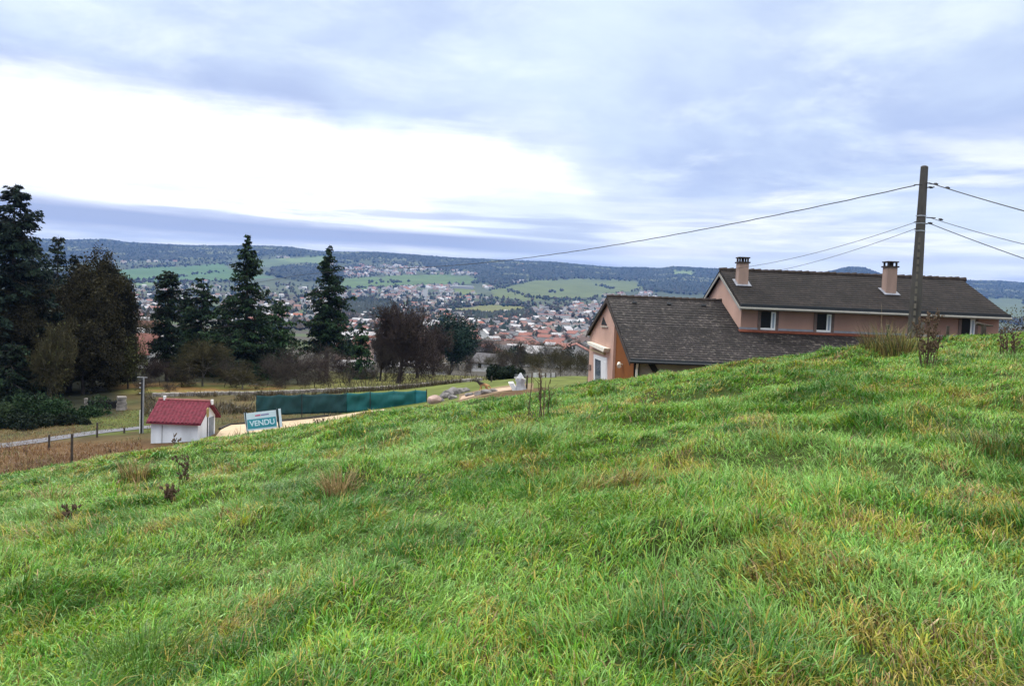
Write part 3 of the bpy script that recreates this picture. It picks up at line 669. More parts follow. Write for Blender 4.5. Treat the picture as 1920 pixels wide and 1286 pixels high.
# ------------------------------------------------------------------ pole by the house and its wires
M_pole = mat('weathered_concrete', (0.070, 0.064, 0.060), rough=0.95, var=0.35, scale=3.0, bump=0.5, bscale=14, spec=0.1, streak=(1, 1, 0.3))
M_polel = mat('pale_concrete_edge', (0.125, 0.110, 0.092), rough=0.95, var=0.3, scale=3.0, bump=0.5, bscale=14, spec=0.1)
M_wire = mat('cable', (0.03, 0.03, 0.032), rough=0.6, var=0.1)
PY = 26.0
Pb = at(1712.5, 632, PY); Pt = at(1733, 314, PY); pzb = float(H(Pb[0], PY)) - 0.5
pole = empty('utility_pole', (Pb[0], PY, pzb))
tag(pole, 'tall weathered concrete electricity pole in front of the pink house', 'utility pole')
hgt_ = Pt[2] - pzb; rz = math.radians(28)
sh = MB().frustum((0, 0, 0), 0.34, 0.26, 0, 0.19, 0.15, hgt_, rz).build('shaft', M_pole, pole, bevel=0.012)
for k in range(1, 26):
    z0 = 0.35 + k * 0.235 - 0.2
    f = z0 / hgt_; wd = 0.34 + (0.19 - 0.34) * f; dd = 0.26 + (0.15 - 0.26) * f
    if z0 > hgt_ * 0.62: break
    ca, sa = math.cos(rz), math.sin(rz); lx, ly = -wd / 2, -dd / 2 + 0.02
    MB().frustum((ca * lx - sa * ly, sa * lx + ca * ly, z0), 0.05, 0.05, 0, 0.05, 0.05, 0.15, rz).build('pole_rib', M_polel, pole)
MB().frustum((0, 0, hgt_), 0.20, 0.16, 0.001, 0.12, 0.10, 0.05, rz).build('pole_top', M_pole, pole)
loc = lambda P: np.array(P) - np.array(pole.location)
for pyy in (405, 419, 433):
    c = loc(at(1727 - (pyy - 405) * 0.06, pyy, PY)); MB().frustum((c[0], c[1], c[2]), 0.25, 0.21, -0.015, 0.25, 0.21, 0.015, rz).build('clamp_band', M_metal, pole)
for (xa, ya, xb, yb) in ((1737, 343, 1757, 347), (1714, 347, 1728, 346), (1738, 352, 1752, 351), (1737, 408, 1754, 409), (1736, 420, 1748, 418), (1714, 417, 1724, 414), (1714, 430, 1722, 428)):
    MB().tube([loc(at(xa, ya, PY - 0.1)), loc(at(xb, yb, PY - 0.1))], 0.018, 6).build('bracket', M_wire, pole)
for (x_, y_) in ((1755, 345), (1777, 352), (1745, 351.5), (1764, 411.5), (1744, 418.5)):
    a = loc(at(x_ - 4, y_ - 0.6, PY - 0.1)); b = loc(at(x_ + 4, y_ + 1, PY - 0.1)); MB().tube([a, (a + b) / 2, b], [0.02, 0.042, 0.02], 8).build('insulator', M_wire, pole)
MB().frustum(loc(at(1727, 612, PY - 0.02)), 0.16, 0.12, -0.22, 0.16, 0.12, 0.14).build('meter_box', mat('grey_box', (0.13, 0.12, 0.11), rough=0.8), pole)
def wire(a, b, sag, rad, label, ya, yb, n=28, twist=False, more=()):
    A = at(*a, ya); B = at(*b, yb); pts = []
    for i in range(n + 1):
        t = i / n; p = A * (1 - t) + B * t; p[2] -= sag * 4 * t * (1 - t)
        if twist: p = p + 0.006 * np.array([0, math.cos(i * 2.1), math.sin(i * 2.1)])
        pts.append(p)
    pts += [at(*m) for m in more]
    o = MB().tube(pts, rad, 5).build('cable', M_wire); tag(o, label, 'cable', 'overhead cables'); return o
wire((1716, 348), (690, 503), 0.75, 0.017, 'thick overhead cable sagging from the pole across the valley', PY, 62, 90, True, ((560, 516, 80), (455, 535, 95)))
wire((1716, 417), (1353, 506), 0.25, 0.009, 'upper of the two thin cables running from the pole behind the chimneys', PY, 40)
wire((1714, 430), (1405, 516), 0.22, 0.009, 'lower of the two thin cables running from the pole behind the chimneys', PY, 46)
wire((1742, 343), (2700, 562), 0.22, 0.016, 'topmost cable leaving the pole towards the right edge', PY, 15)
wire((1742, 408), (2700, 575), 0.35, 0.010, 'thin middle cable leaving the pole towards the right edge', PY, 15)
wire((1740, 418), (2700, 710), 0.22, 0.013, 'lowest cable leaving the pole towards the right edge', PY, 15)
# ------------------------------------------------------------------ shed, sign, screens, walls and posts on the terrace below
M_redtile = mat('red_roof_tiles', (0.125, 0.018, 0.032), rough=0.85, var=0.35, scale=6, spec=0.3)
M_shedwhite = mat('whitewash', (0.66, 0.70, 0.76), rough=0.9, var=0.2, scale=1.1, bump=0.3, streak=(1, 1, 0.35))
SY = 45.0
A = at(283, 812, SY); B = at(371, 805, SY); sx0, sx1 = A[0], B[0]; sy0 = SY; sy1 = SY + 2.6; sym = SY + 1.3
se_ = at(330, 786, SY)[2]; sr_ = at(340, 751, sym)[2]; sz0 = min(float(H(sx0, SY)), float(H(sx1, SY))) - 0.6
shed = empty('garden_shed', ((sx0 + sx1) / 2, sym, sz0)); tag(shed, 'small white shed with a red tiled roof below the meadow', 'shed')
hb(MB().prism([(sx0, sy0, sz0), (sx0, sy1, sz0), (sx0, sy1, se_ - 0.03), (sx0, sym, sr_ - 0.13), (sx0, sy0, se_ - 0.03)], (sx1 - sx0, 0, 0)), 'wall', M_shedwhite, shed)
rf = MB(); nx = 84; xl_, xr_ = sx0 - 0.16, sx1 + 0.26
for ya, yb in ((sy0 - 0.28, sym), (sy1 + 0.28, sym)):
    slope = (sr_ - se_) / (sym - sy0); za = sr_ - slope * abs(ya - sym); grid = []
    ncs = 8
    for j in range(ncs + 1):
        for i in range(nx + 1):
            x = xl_ + (xr_ - xl_) * i / nx; f = j / ncs
            grid.append((x, ya + (yb - ya) * f, za + (sr_ - za) * f + 0.05 + 0.026 * math.sin(i / nx * 14 * 2 * math.pi) + 0.012 * ((j * 7 + i) % 3 == 0)))
    rf.add(grid, [(j * (nx + 1) + i, j * (nx + 1) + i + 1, (j + 1) * (nx + 1) + i + 1, (j + 1) * (nx + 1) + i) for j in range(ncs) for i in range(nx)])
    rf.prism([(xl_, ya, za - 0.01), (xr_, ya, za - 0.01), (xr_, yb, sr_ - 0.01), (xl_, yb, sr_ - 0.01)], (0, 0, -0.06))
srf = hb(rf, 'roof', M_redtile, shed)
hb(MB().tube([(xl_, sym, sr_ + 0.04), (xr_, sym, sr_ + 0.04)], 0.075, 8), 'ridge', mat('rosy_ridge_tiles', (0.24, 0.075, 0.075), rough=0.8, var=0.25, scale=6), srf)
hb(MB().box(xr_ - 0.03, xr_ + 0.08, sym - 0.09, sym + 0.09, sr_ - 0.16, sr_ + 0.13), 'ridge_end', M_white, srf)
vp = at(309, 742, sym); hb(MB().tube([(vp[0], sym, sr_), (vp[0], sym, vp[2])], 0.085, 10), 'vent_pipe', M_white, srf)
hb(MB().box(sx0 + 0.62, sx0 + 0.65, sy0 - 0.03, sy0 - 0.002, sz0, se_ - 0.35), 'wall_pipe', M_metal, shed)
hb(MB().box(sx1 + 0.004, sx1 + 0.03, sy0 + 1.65, sy0 + 2.35, sz0, se_ - 0.1), 'door', mat('grey_blue_door', (0.17, 0.20, 0.24), rough=0.6, var=0.15), shed)
pp = at(389, 800, SY - 0.35)
lamp = empty('garden_post', (pp[0], SY - 0.35, float(H(pp[0], SY - 0.35)) - 0.1)); tag(lamp, 'thin dark post with a yellowish top in front of the shed gable', 'post')
zt = at(389, 764, SY - 0.35)[2] - lamp.location.z
MB().tube([(0, 0, 0), (0, 0, zt - 0.55)], 0.03, 8).build('post', M_black, lamp)
MB().tube([(0, 0, zt - 0.55), (0, 0, zt - 0.5), (0, 0, zt - 0.06), (0, 0, zt)], [0.03, 0.07, 0.07, 0.02], 10).build('post_top', mat('ochre_paint', (0.33, 0.26, 0.10), rough=0.6), lamp)
# estate agent sign
GYS = 27.0
TL, TR, BL, BR = at(461, 775, GYS), at(517, 768.5, GYS), at(464, 808, GYS), at(518, 802, GYS)
sg = empty('sale_sign', tuple((BL + BR) / 2 - np.array([0, 0, 0.25]))); so = np.array(sg.location)
tag(sg, 'leaning white and teal sign board with the word VENDU', 'sign')
ux = TR - TL; uy = BL - TL; sp = lambda a, b, d=0.0: TL + ux * a + uy * b + np.array([0, -d, 0]) - so
M_signw = mat('sign_white', (0.60, 0.69, 0.80), rough=0.4, var=0.05); M_signt = mat('sign_teal', (0.045, 0.27, 0.36), rough=0.4, var=0.06); M_signl = mat('sign_lettering', (0.62, 0.76, 0.88), rough=0.4, var=0.03)
MB().prism([sp(0, 0), sp(1, 0), sp(1, 1), sp(0, 1)], (0, 0.015, 0)).build('panel', M_signw, sg)
MB().prism([sp(0.02, 0.37, 0.002), sp(0.98, 0.36, 0.002), sp(0.98, 0.90, 0.002), sp(0.02, 0.90, 0.002)], (0, -0.004, 0)).build('teal_band', M_signt, sg)
MB().prism([sp(0.30, 0.15, 0.002), sp(0.48, 0.14, 0.002), sp(0.48, 0.22, 0.002), sp(0.30, 0.23, 0.002)], (0, -0.003, 0)).build('red_mark', mat('sign_red', (0.55, 0.10, 0.22), rough=0.4), sg)
MB().prism([sp(0.50, 0.15, 0.002), sp(0.76, 0.14, 0.002), sp(0.76, 0.21, 0.002), sp(0.50, 0.22, 0.002)], (0, -0.003, 0)).build('blue_mark', mat('sign_blue', (0.22, 0.20, 0.42), rough=0.4), sg)
fc = bpy.data.curves.new('lettering', 'FONT'); fc.body = 'VENDU'; fc.size = 0.30; fc.extrude = 0.002; fc.align_x = 'CENTER'; fc.align_y = 'CENTER'; fc.offset = 0.006
tmp = bpy.data.objects.new('lettering_outline', fc); COL.objects.link(tmp)
lme = bpy.data.meshes.new_from_object(tmp.evaluated_get(bpy.context.evaluated_depsgraph_get())); bpy.data.objects.remove(tmp)
lme.materials.clear(); ft = link('lettering', lme, M_signl, sg)
c = sp(0.52, 0.63, 0.010); xa = Vector(ux).normalized(); za = Vector((0, -1, 0)); ya = za.cross(xa).normalized(); za = xa.cross(ya)
ft.matrix_local = Matrix(((xa[0], ya[0], za[0], c[0]), (xa[1], ya[1], za[1], c[1]), (xa[2], ya[2], za[2], c[2]), (0, 0, 0, 1))) @ Matrix.Scale(0.86, 4)
for a, dx in ((-0.03, 0), (1.02, 0.0)):
    p0 = sp(a, -0.08, -0.03); p1 = sp(a + 0.045, 1.35, -0.03)
    MB().tube([p0, p1], 0.028, 6).build('post', mat('dark_post', (0.02, 0.035, 0.04), rough=0.7), sg)
    q0 = sp(a + (0.05 if a > 0.5 else -0.055), -0.04, -0.05); q1 = sp(a + (0.055 if a > 0.5 else -0.02), 1.0, -0.05)
    MB().prism([q0, q0 + np.array([0.05, 0.1, 0]), q1 + np.array([0.05, 0.1, 0]), q1], (0, 0.01, 0)).build('side_board', M_signw, sg)
# green screen: three lengths of net on posts
scr = empty('windbreak_screen', tuple(g(640, 52))); so = np.array(scr.location); tag(scr, 'long green net windbreak screen standing behind the sign', 'screen')
top = lambda px: np.interp(px, [480, 640, 800], [741, 737, 730.5])
bot = lambda px: np.interp(px, [480, 640, 800], [779, 774, 765])
for k, (a, b, m) in enumerate(((480.5, 650, mat('dark_green_net', (0.006, 0.040, 0.045), rough=0.75, var=0.25, scale=1.5)), (650, 779, mat('teal_net', (0.006, 0.090, 0.095), rough=0.7, var=0.2, scale=1.5)), (779, 800, mat('bluish_net', (0.012, 0.13, 0.155), rough=0.7, var=0.15, scale=1.5)))):
    vs = []; fs = []; n = int((b - a) / 2.2) + 2; mrow = 9
    for j in range(mrow):
        for i in range(n):
            px = a + (b - a) * i / (n - 1); f = j / (mrow - 1); P = at(px, top(px) + (bot(px) - top(px)) * f, 52.0)
            P[1] += 0.30 * (float(vnoise(px * 0.07 + f * 1.3, f * 2.2, 4)) - 0.5) * math.sin(math.pi * min(1, f + 0.1)) + 0.09 * (float(vnoise(px * 0.22 + f * 2.5, f * 1.2, 8)) - 0.5) + 0.012 * k; P[2] -= 0.07 * (1 - f) * abs(math.sin((px - 481) / 42.6 * math.pi))
            P[2] += 0.03 * (float(vnoise(px * 0.08, 0.3, 6)) - 0.5) if j in (0, mrow - 1) else 0
            vs.append(P - so)
    fs = [(j * n + i, j * n + i + 1, (j + 1) * n + i + 1, (j + 1) * n + i) for j in range(mrow - 1) for i in range(n - 1)]
    o = MB().add(vs, fs).build('net', m, scr, smooth=True); sm = o.modifiers.new('thickness', 'SOLIDIFY'); sm.thickness = 0.01
for px in (481, 523, 566, 608, 650, 694, 738, 779, 800):
    yp = 52.2 if px not in (566, 694, 800) else 51.78
    P0 = at(px, top(px) - 1, yp) - so; P1 = at(px, bot(px) + 14, yp) - so
    MB().tube([P1, P0], 0.03, 6).build('post', M_black, scr)
# sand yard edging
ed = [g(px, Y) for px, Y in ((412, 49.2), (432, 51.4), (470, 51.6), (520, 51.6), (570, 51.5), (620, 51.4))]
vs = MB(); pts = [tuple(p + np.array([0, 0, 0.04])) for p in ed]; vs.tube(pts, 0.11, 5); kb = vs.build('kerb', mat('dark_sleeper', (0.03, 0.027, 0.022), rough=0.9, var=0.3)); tag(kb, 'dark timber edging round the sand yard beside the shed', 'edging')
# sheets on the ground: sand yard and lane
def sheet(name, left, right, m, label, cat, n=40, lift=0.03):
    """strip between two lines of ground points (px, Y)"""
    def samp(l):
        ks = np.linspace(0, len(l) - 1, n); return np.stack([np.interp(ks, range(len(l)), [p[i] for p in l]) for i in (0, 1)], 1)
    L, R = samp(left), samp(right); V = []; k = 8
    for a, b in zip(L, R):
        for j in range(k):
            p = a + (b - a) * j / (k - 1); P = g(p[0], p[1], lift); V.append(P)
    F = [(i * k + j, i * k + j + 1, (i + 1) * k + j + 1, (i + 1) * k + j) for i in range(n - 1) for j in range(k - 1)]
    me = bpy.data.meshes.new(name); me.from_pydata([tuple(v) for v in V], [], F); me.update(); o = link(name, me, m); tag(o, label, cat, kind='structure'); return o
M_sand = mat('sand', (0.42, 0.33, 0.225), rough=0.95, var=0.12, scale=1.5, bump=0.4, bscale=12, spec=0.1)
sheet('sand_yard', [(396, 44.5), (404, 46), (414, 49), (434, 51.5), (520, 51.5), (640, 51.2), (720, 50.8)], [(402, 43.6), (430, 43), (480, 43), (520, 44), (600, 45.5), (660, 48), (722, 50)], M_sand, 'pale sand yard levelled below the meadow', 'yard')
sheet('sand_heap_ground', [(866, 50.2), (900, 50.6), (940, 50.8), (968, 50.6)], [(862, 47), (905, 47), (940, 46.5), (972, 46)], mat('pinkish_earth', (0.36, 0.255, 0.18), rough=0.95, var=0.2, scale=1.5, bump=0.4, bscale=10), 'bare pinkish earth beside the animal', 'earth')
sheet('road', [(-60, 45.3), (10, 45.9), (80, 47.6), (140, 49.4), (200, 51), (262, 52.4), (300, 53)], [(-60, 43.6), (10, 44.3), (80, 46), (140, 47.8), (200, 49.4), (262, 50.8), (300, 51.4)], mat('worn_asphalt', (0.115, 0.115, 0.13), rough=0.9, var=0.2, scale=1.2, bump=0.3), 'narrow grey lane behind the wire fence', 'road')
# low stone wall along the far side of the terrace
def stone_wall(name, pts, h, th, m, label, seed=1, bl=0.45):
    r = np.random.default_rng(seed); w = MB(); P = [g(*p) for p in pts]
    seg = [np.linalg.norm(P[i + 1] - P[i]) for i in range(len(P) - 1)]; tot = sum(seg); o = empty(name, tuple(P[0])); so = np.array(o.location)
    s = 0.0; cum = np.concatenate([[0], np.cumsum(seg)])
    def pos(s): return np.array([np.interp(s, cum, [p[i] for p in P]) for i in range(3)])
    while s < tot:
        l = r.uniform(0.5, 1.3) * bl; a = pos(s); b = pos(min(s + l, tot)); d = b - a; an = math.atan2(d[1], d[0]); z = -0.35; c = (a + b) / 2 - so
        hh = h * r.uniform(0.9, 1.08)
        while z < hh:
            bh = r.uniform(0.18, 0.34); tp = min(z + bh, hh); dd = r.uniform(-0.05, 0.05)
            w.frustum((c[0] + dd * math.sin(an), c[1] - dd * math.cos(an), c[2]), max(l - 0.02, 0.1), th * r.uniform(0.9, 1.05), z, max(l - 0.06, 0.08), th * 0.92, tp - 0.012, an + r.uniform(-0.04, 0.04)); z = tp + 0.001
        s += l
    ob = w.build('stones', m, o); tag(o, label, 'stone wall'); return o
M_wallst = mat('pale_field_stone', (0.22, 0.20, 0.185), rough=0.95, var=0.5, scale=1.6, bump=0.5, bscale=8)
stone_wall('stone_wall', [(286, 70), (350, 70.5), (420, 71), (480, 71), (560, 71.5), (640, 72), (720, 72.5), (780, 73), (840, 74.5), (900, 77)], 0.30, 0.5, M_wallst, 'low pale stone wall along the field behind the green screen')
# gate, pillars, left fence
gp = empty('stone_pillar', tuple(g(228, 62))); tag(gp, 'rough stone gate pillar under the left trees', 'pillar')
hz = at(228, 743, 62)[2] - gp.location.z
for k, z in enumerate(np.arange(-0.3, hz - 0.1, 0.28)):
    MB().frustum((0, 0, 0), 0.62 + 0.05 * (k % 2), 0.6, z, 0.6 + 0.05 * (k % 3), 0.58, min(z + 0.27, hz), 0.15 * k).build('stone', M_wallst, gp, bevel=0.03)
wp = empty('gate_post', tuple(g(161, 62))); tag(wp, 'slim pale gate post at the left end of the dark gate', 'post'); hz = at(161, 748, 62)[2] - wp.location.z
MB().frustum((0, 0, 0), 0.20, 0.20, -0.3, 0.19, 0.19, hz).build('shaft', M_wallst, wp); MB().frustum((0, 0, hz), 0.26, 0.26, 0, 0.14, 0.14, 0.08).build('cap', M_wallst, wp)
ga = empty('iron_gate', tuple(g(193, 62.2))); so = np.array(ga.location); tag(ga, 'dark iron gate between the pale post and the stone pillar', 'gate')
x0 = g(164, 62.2)[0] - so[0]; x1 = g(220, 62.2)[0] - so[0]; hz = at(193, 748, 62.2)[2] - so[2]
MB().box(x0, x1, -0.02, 0.02, 0.1, 0.17).build('rail', M_black, ga); MB().box(x0, x1, -0.02, 0.02, hz - 0.2, hz - 0.13).build('rail', M_black, ga); MB().box(x0, x1, 0.02, 0.03, 0.12, hz * 0.7).build('panel', M_black, ga)
for x in np.linspace(x0, x1, 15): MB().tube([(x, 0, 0.05), (x, 0, hz), (x, 0, hz + 0.08)], [0.02, 0.02, 0.002], 5).build('bar', M_black, ga)
M_wood = mat('grey_brown_timber', (0.055, 0.045, 0.037), rough=0.95, var=0.3, scale=6)
fp = [(92, 815, 838, 43.6, 'leftmost'), (134, 813, 862, 36, 'thickest and nearest'), (182, 792, 826, 47.6, 'tallest'), (233, 802, 822, 49.2, 'shortest')]
fpos = []
for px, yt, yb, Y, wd in fp:
    P = g(px, Y); t = at(px, yt, Y); o = MB().tube([(0, 0, -0.3), (0, 0, t[2] - P[2])], [0.06, 0.055], 7).build('fence_post', M_wood); o.location = tuple(P)
    tag(o, wd + ' dark fence post on the brown bank by the lane', 'post', 'fence posts by the lane'); fpos.append(t)
o = MB().tube([fpos[0], fpos[2], fpos[3]], 0.008, 4).build('fence_wire', M_wire); tag(o, 'thin fence wire strung between the posts by the lane', 'wire')
# thin pole beside the shed
lp = empty('steel_pole', tuple(g(266.5, 49))); so = np.array(lp.location); tag(lp, 'grey steel pole with a short crossarm left of the shed', 'utility pole'); hz = at(268, 708, 49)[2] - so[2]
MB().box(-0.09, -0.05, -0.05, 0.05, -0.4, hz * 0.98).build('flange', M_fascia, lp); MB().box(0.015, 0.07, -0.05, 0.05, -0.4, hz).build('flange', M_metal, lp); MB().box(-0.05, 0.015, -0.012, 0.012, -0.4, hz * 0.97).build('web', M_fascia, lp)
MB().box(-0.36, 0.26, -0.02, 0.02, hz + 0.002, hz + 0.04).build('crossarm', M_metal, lp)
for z in (0.72, 0.82, 0.90): MB().tube([(-0.22, 0, hz * z), (-0.09, 0, hz * z)], 0.025, 6).build('insulator', M_metal, lp)
MB().tube([(-0.12, -0.07, -0.3), (-0.12, -0.07, hz * 0.42)], 0.02, 6).build('conduit', M_white, lp)
# white pieces and the panel fence at the end of the yard
Yw = 46.0
def pxbox(name, poly, Y, th, m, parent=None):
    P = [at(px, py, Y) for px, py in poly]; off = np.array(parent.location) if parent is not None else np.zeros(3)
    return MB().prism([p - off for p in P], (0, th, 0)).build(name, m, parent)
slab = pxbox('leaning_board', [(953.5, 718.5), (962, 718), (971.5, 735), (963, 736)], Yw, 0.9, M_white); tag(slab, 'white board leaning beside the pale wrapped bundle', 'board')
st = empty('wrapped_bundle', tuple(g(976, Yw))); so = np.array(st.location); tag(st, 'pale grey pointed bundle standing at the edge of the yard', 'bundle')
cs = [(740, 11), (728, 9.5), (719, 7.5), (714, 9), (709, 7.5), (704, 4), (699, 1.2)]; vs = []; n = 14
for j, (py, hw) in enumerate(cs):
    c = at(975 + (py - 740) * -0.03, py, Yw) - so; R_ = hw / FPX * Yw
    for k in range(n):
        a = 2 * math.pi * k / n; q = R_ * (0.78 + 0.34 * ((k + j) % 2) + 0.1 * math.sin(3 * a + j)); vs.append((c[0] + q * math.cos(a), c[1] + q * math.sin(a) * 0.8, c[2]))
fs = [(j * n + k, j * n + (k + 1) % n, (j + 1) * n + (k + 1) % n, (j + 1) * n + k) for j in range(len(cs) - 1) for k in range(n)] + [tuple(range((len(cs) - 1) * n, len(cs) * n))]
MB().add(vs, fs).build('cover', mat('pale_sheeting', (0.44, 0.455, 0.50), rough=0.7, var=0.3, scale=3), st, smooth=True)
for s_ in (-1, 1): MB().tube([at(975 + s_ * 3, 709, Yw - 0.2) - so, at(975 + s_ * 11, 712 if s_ > 0 else 708, Yw - 0.2) - so], [0.05, 0.03], 6).build('flap', mat('pale_flap', (0.55, 0.56, 0.55), rough=0.7), st)
pf = empty('panel_fence', tuple(g(1020, 58))); so = np.array(pf.location); tag(pf, 'low fence of pale panels between dark posts left of the pink house', 'fence')
for (a, b, y0, y1) in ((1000, 1009.5, 699, 707.5), (1013, 1021, 700, 708), (1025, 1032, 700, 709), (1033.5, 1041.5, 699.5, 708)): pxbox('panel', [(a, y0), (b, y0), (b, y1), (a, y1)], 58, 0.05, mat('pale_panel', (0.48, 0.48, 0.50), rough=0.7, var=0.2, scale=3), pf)
for px in (1011, 1023, 1033, 1042): pxbox('post', [(px - 0.9, 699), (px + 0.9, 699), (px + 0.9, 722), (px - 0.9, 722)], 57.9, 0.07, M_wood, pf)
for y in (702, 705): pxbox('rail', [(965, y), (1000, y - 0.5), (1000, y + 0.5), (965, y + 1)], 58.05, 0.04, mat('grey_rail', (0.25, 0.26, 0.28), rough=0.7), pf)
for k, (px, py, Y, hh) in enumerate(((987, 718, 46.5, 0.8), (921, 712, 60, 0.45))):
    P = g(px, Y); o = MB().tube([(0, 0, -0.3), (0.02, 0, hh)], [0.06, 0.05], 7).build('stake', M_wood); o.location = tuple(P); tag(o, ('dark stake beside the pale bundle', 'short dark stake behind the animal')[k], 'stake')
# boulders by the end of the green screen
def rock(name, P, size, m, label, seed, cat='boulder', group=None):
    r = np.random.default_rng(seed); import bmesh
    bm = bmesh.new(); bmesh.ops.create_icosphere(bm, subdivisions=3, radius=1.0)
    dirs = r.normal(0, 1, (14, 3)); dirs /= np.linalg.norm(dirs, axis=1)[:, None]; dist = r.uniform(0.62, 0.95, 14)
    for v in bm.verts:
        c = np.array(v.co)
        for d_, l_ in zip(dirs, dist):
            q = c @ d_
            if q > l_: c = c - d_ * (q - l_)
        v.co = Vector(c * np.array(size))
    me = bpy.data.meshes.new(name); bm.to_mesh(me); bm.free(); o = link(name, me, m); o.location = tuple(P); o.rotation_euler = (0, 0, r.uniform(0, 6)); tag(o, label, cat, group); return o
M_rock = mat('pinkish_rock', (0.30, 0.215, 0.19), rough=0.95, var=0.35, scale=2.5, bump=0.7, bscale=7); M_rockg = mat('grey_rock', (0.15, 0.14, 0.14), rough=0.95, var=0.5, scale=2.5, bump=0.7, bscale=7)
rock('boulder', g(815, 49.5) + np.array([0, 0, 0.15]), (0.50, 0.45, 0.42), M_rock, 'large pinkish boulder at the right end of the green screen', 3)
wd = ('flat', 'squat', 'broken', 'dark', 'small', 'mossy', 'low', 'slanting')
for k, (px, Y, s) in enumerate(((833, 52, .38), (842, 53, .45), (852, 53.5, .5), (862, 54, .42), (871, 54, .33), (850, 50, .28), (880, 49, .25), (826, 50, .24), (898, 47.5, .25), (912, 47.3, .3), (925, 47.4, .24))):
    rock('rubble_stone', g(px, Y) + np.array([0, 0, s * 0.3]), (s * 1.3, s, s * 0.75), M_rockg, 'grey rubble stone lying in the heap right of the pinkish boulder' if k < 8 else 'dark stone on the bare earth below the animal', 20 + k, 'stone', 'rubble stones right of the boulder' if k < 8 else 'dark stones on the bare earth')
# the dog: one skinned body
def skinned(name, joints, edges, m, loc, rz, label, cat, scale=1.0):
    me = bpy.data.meshes.new(name); me.from_pydata([tuple(scale * c for c in j[0]) for j in joints], edges, []); o = link(name, me, m)
    sk = o.modifiers.new('skin', 'SKIN'); sk.use_smooth_shade = True
    for i, j in enumerate(joints):
        rr = j[1] if isinstance(j[1], tuple) else (j[1], j[1]); me.skin_vertices[0].data[i].radius = (rr[0] * scale, rr[1] * scale)
    me.skin_vertices[0].data[0].use_root = True
    sb = o.modifiers.new('smooth', 'SUBSURF'); sb.levels = 2; sb.render_levels = 2
    o.location = loc; o.rotation_euler = (0, 0, rz); tag(o, label, cat); return o
J = [((0.25, 0, 0.52), (.12, .13)), ((0.02, 0, 0.53), (.115, .12)), ((-0.20, 0, 0.54), (.135, .16)), ((-0.36, 0, 0.64), (.09, .10)), ((-0.44, 0, 0.74), (.07, .08)), ((-0.54, 0, 0.75), (.065, .065)), ((-0.63, 0, 0.71), (.04, .038)), ((-0.70, 0, 0.69), (.028, .026)),
     ((-0.47, .05, .83), (.025, .018)), ((-0.465, .06, .90), (.008, .006)), ((-0.47, -.05, .83), (.025, .018)), ((-0.465, -.06, .90), (.008, .006)),
     ((0.40, 0, 0.46), (.05, .05)), ((0.50, 0, 0.34), (.045, .045)), ((0.56, 0, 0.20), (.02, .02))]
Ed = [(0, 1), (1, 2), (2, 3), (3, 4), (4, 5), (5, 6), (6, 7), (4, 8), (8, 9), (4, 10), (10, 11), (0, 12), (12, 13), (13, 14)]
for s_ in (-1, 1):
    b = len(J); J += [((-0.22, .085 * s_, .42), .065), ((-0.20 + .05 * s_, .09 * s_, .24), .035), ((-0.22 + .09 * s_, .09 * s_, .05), .026), ((-0.26 + .09 * s_, .09 * s_, .018), .028)]; Ed += [(2, b), (b, b + 1), (b + 1, b + 2), (b + 2, b + 3)]
    b = len(J); J += [((0.26, .09 * s_, .38), .085), ((0.20 - .05 * s_, .09 * s_, .27), .05), ((0.34 - .05 * s_, .09 * s_, .16), .03), ((0.30 - .05 * s_, .09 * s_, .04), .025), ((0.25 - .05 * s_, .09 * s_, .018), .028)]; Ed += [(0, b), (b, b + 1), (b + 1, b + 2), (b + 2, b + 3), (b + 3, b + 4)]
M_dog = bpy.data.materials.new('dog_coat'); M_dog.use_nodes = True; t = M_dog.node_tree; Pn = t.nodes['Principled BSDF']; Pn.inputs['Roughness'].default_value = 0.9
tcn = t.nodes.new('ShaderNodeTexCoord'); spn = t.nodes.new('ShaderNodeSeparateXYZ'); t.links.new(tcn.outputs['Object'], spn.inputs[0])
no = t.nodes.new('ShaderNodeTexNoise'); no.inputs['Scale'].default_value = 9; t.links.new(tcn.outputs['Object'], no.inputs['Vector'])
ad = t.nodes.new('ShaderNodeMath'); ad.operation = 'MULTIPLY_ADD'; t.links.new(no.outputs['Fac'], ad.inputs[0]); ad.inputs[1].default_value = 0.16; t.links.new(spn.outputs['Z'], ad.inputs[2])
a2 = t.nodes.new('ShaderNodeMath'); a2.operation = 'MULTIPLY_ADD'; t.links.new(spn.outputs['X'], a2.inputs[0]); a2.inputs[1].default_value = -0.35; t.links.new(ad.outputs[0], a2.inputs[2])
crp = t.nodes.new('ShaderNodeValToRGB'); t.links.new(a2.outputs[0], crp.inputs[0]); crp.color_ramp.elements[0].position = 0.46; crp.color_ramp.elements[0].color = (0.36, 0.20, 0.09, 1); crp.color_ramp.elements[1].position = 0.58; crp.color_ramp.elements[1].color = (0.018, 0.013, 0.011, 1)
t.links.new(crp.outputs[0], Pn.inputs['Base Color'])
skinned('dog', J, Ed, M_dog, tuple(g(906, 48.2) + np.array([0, 0, 0.16])), 0.15, 'dark dog with tan hindquarters standing on the grass bank', 'dog', 0.80)
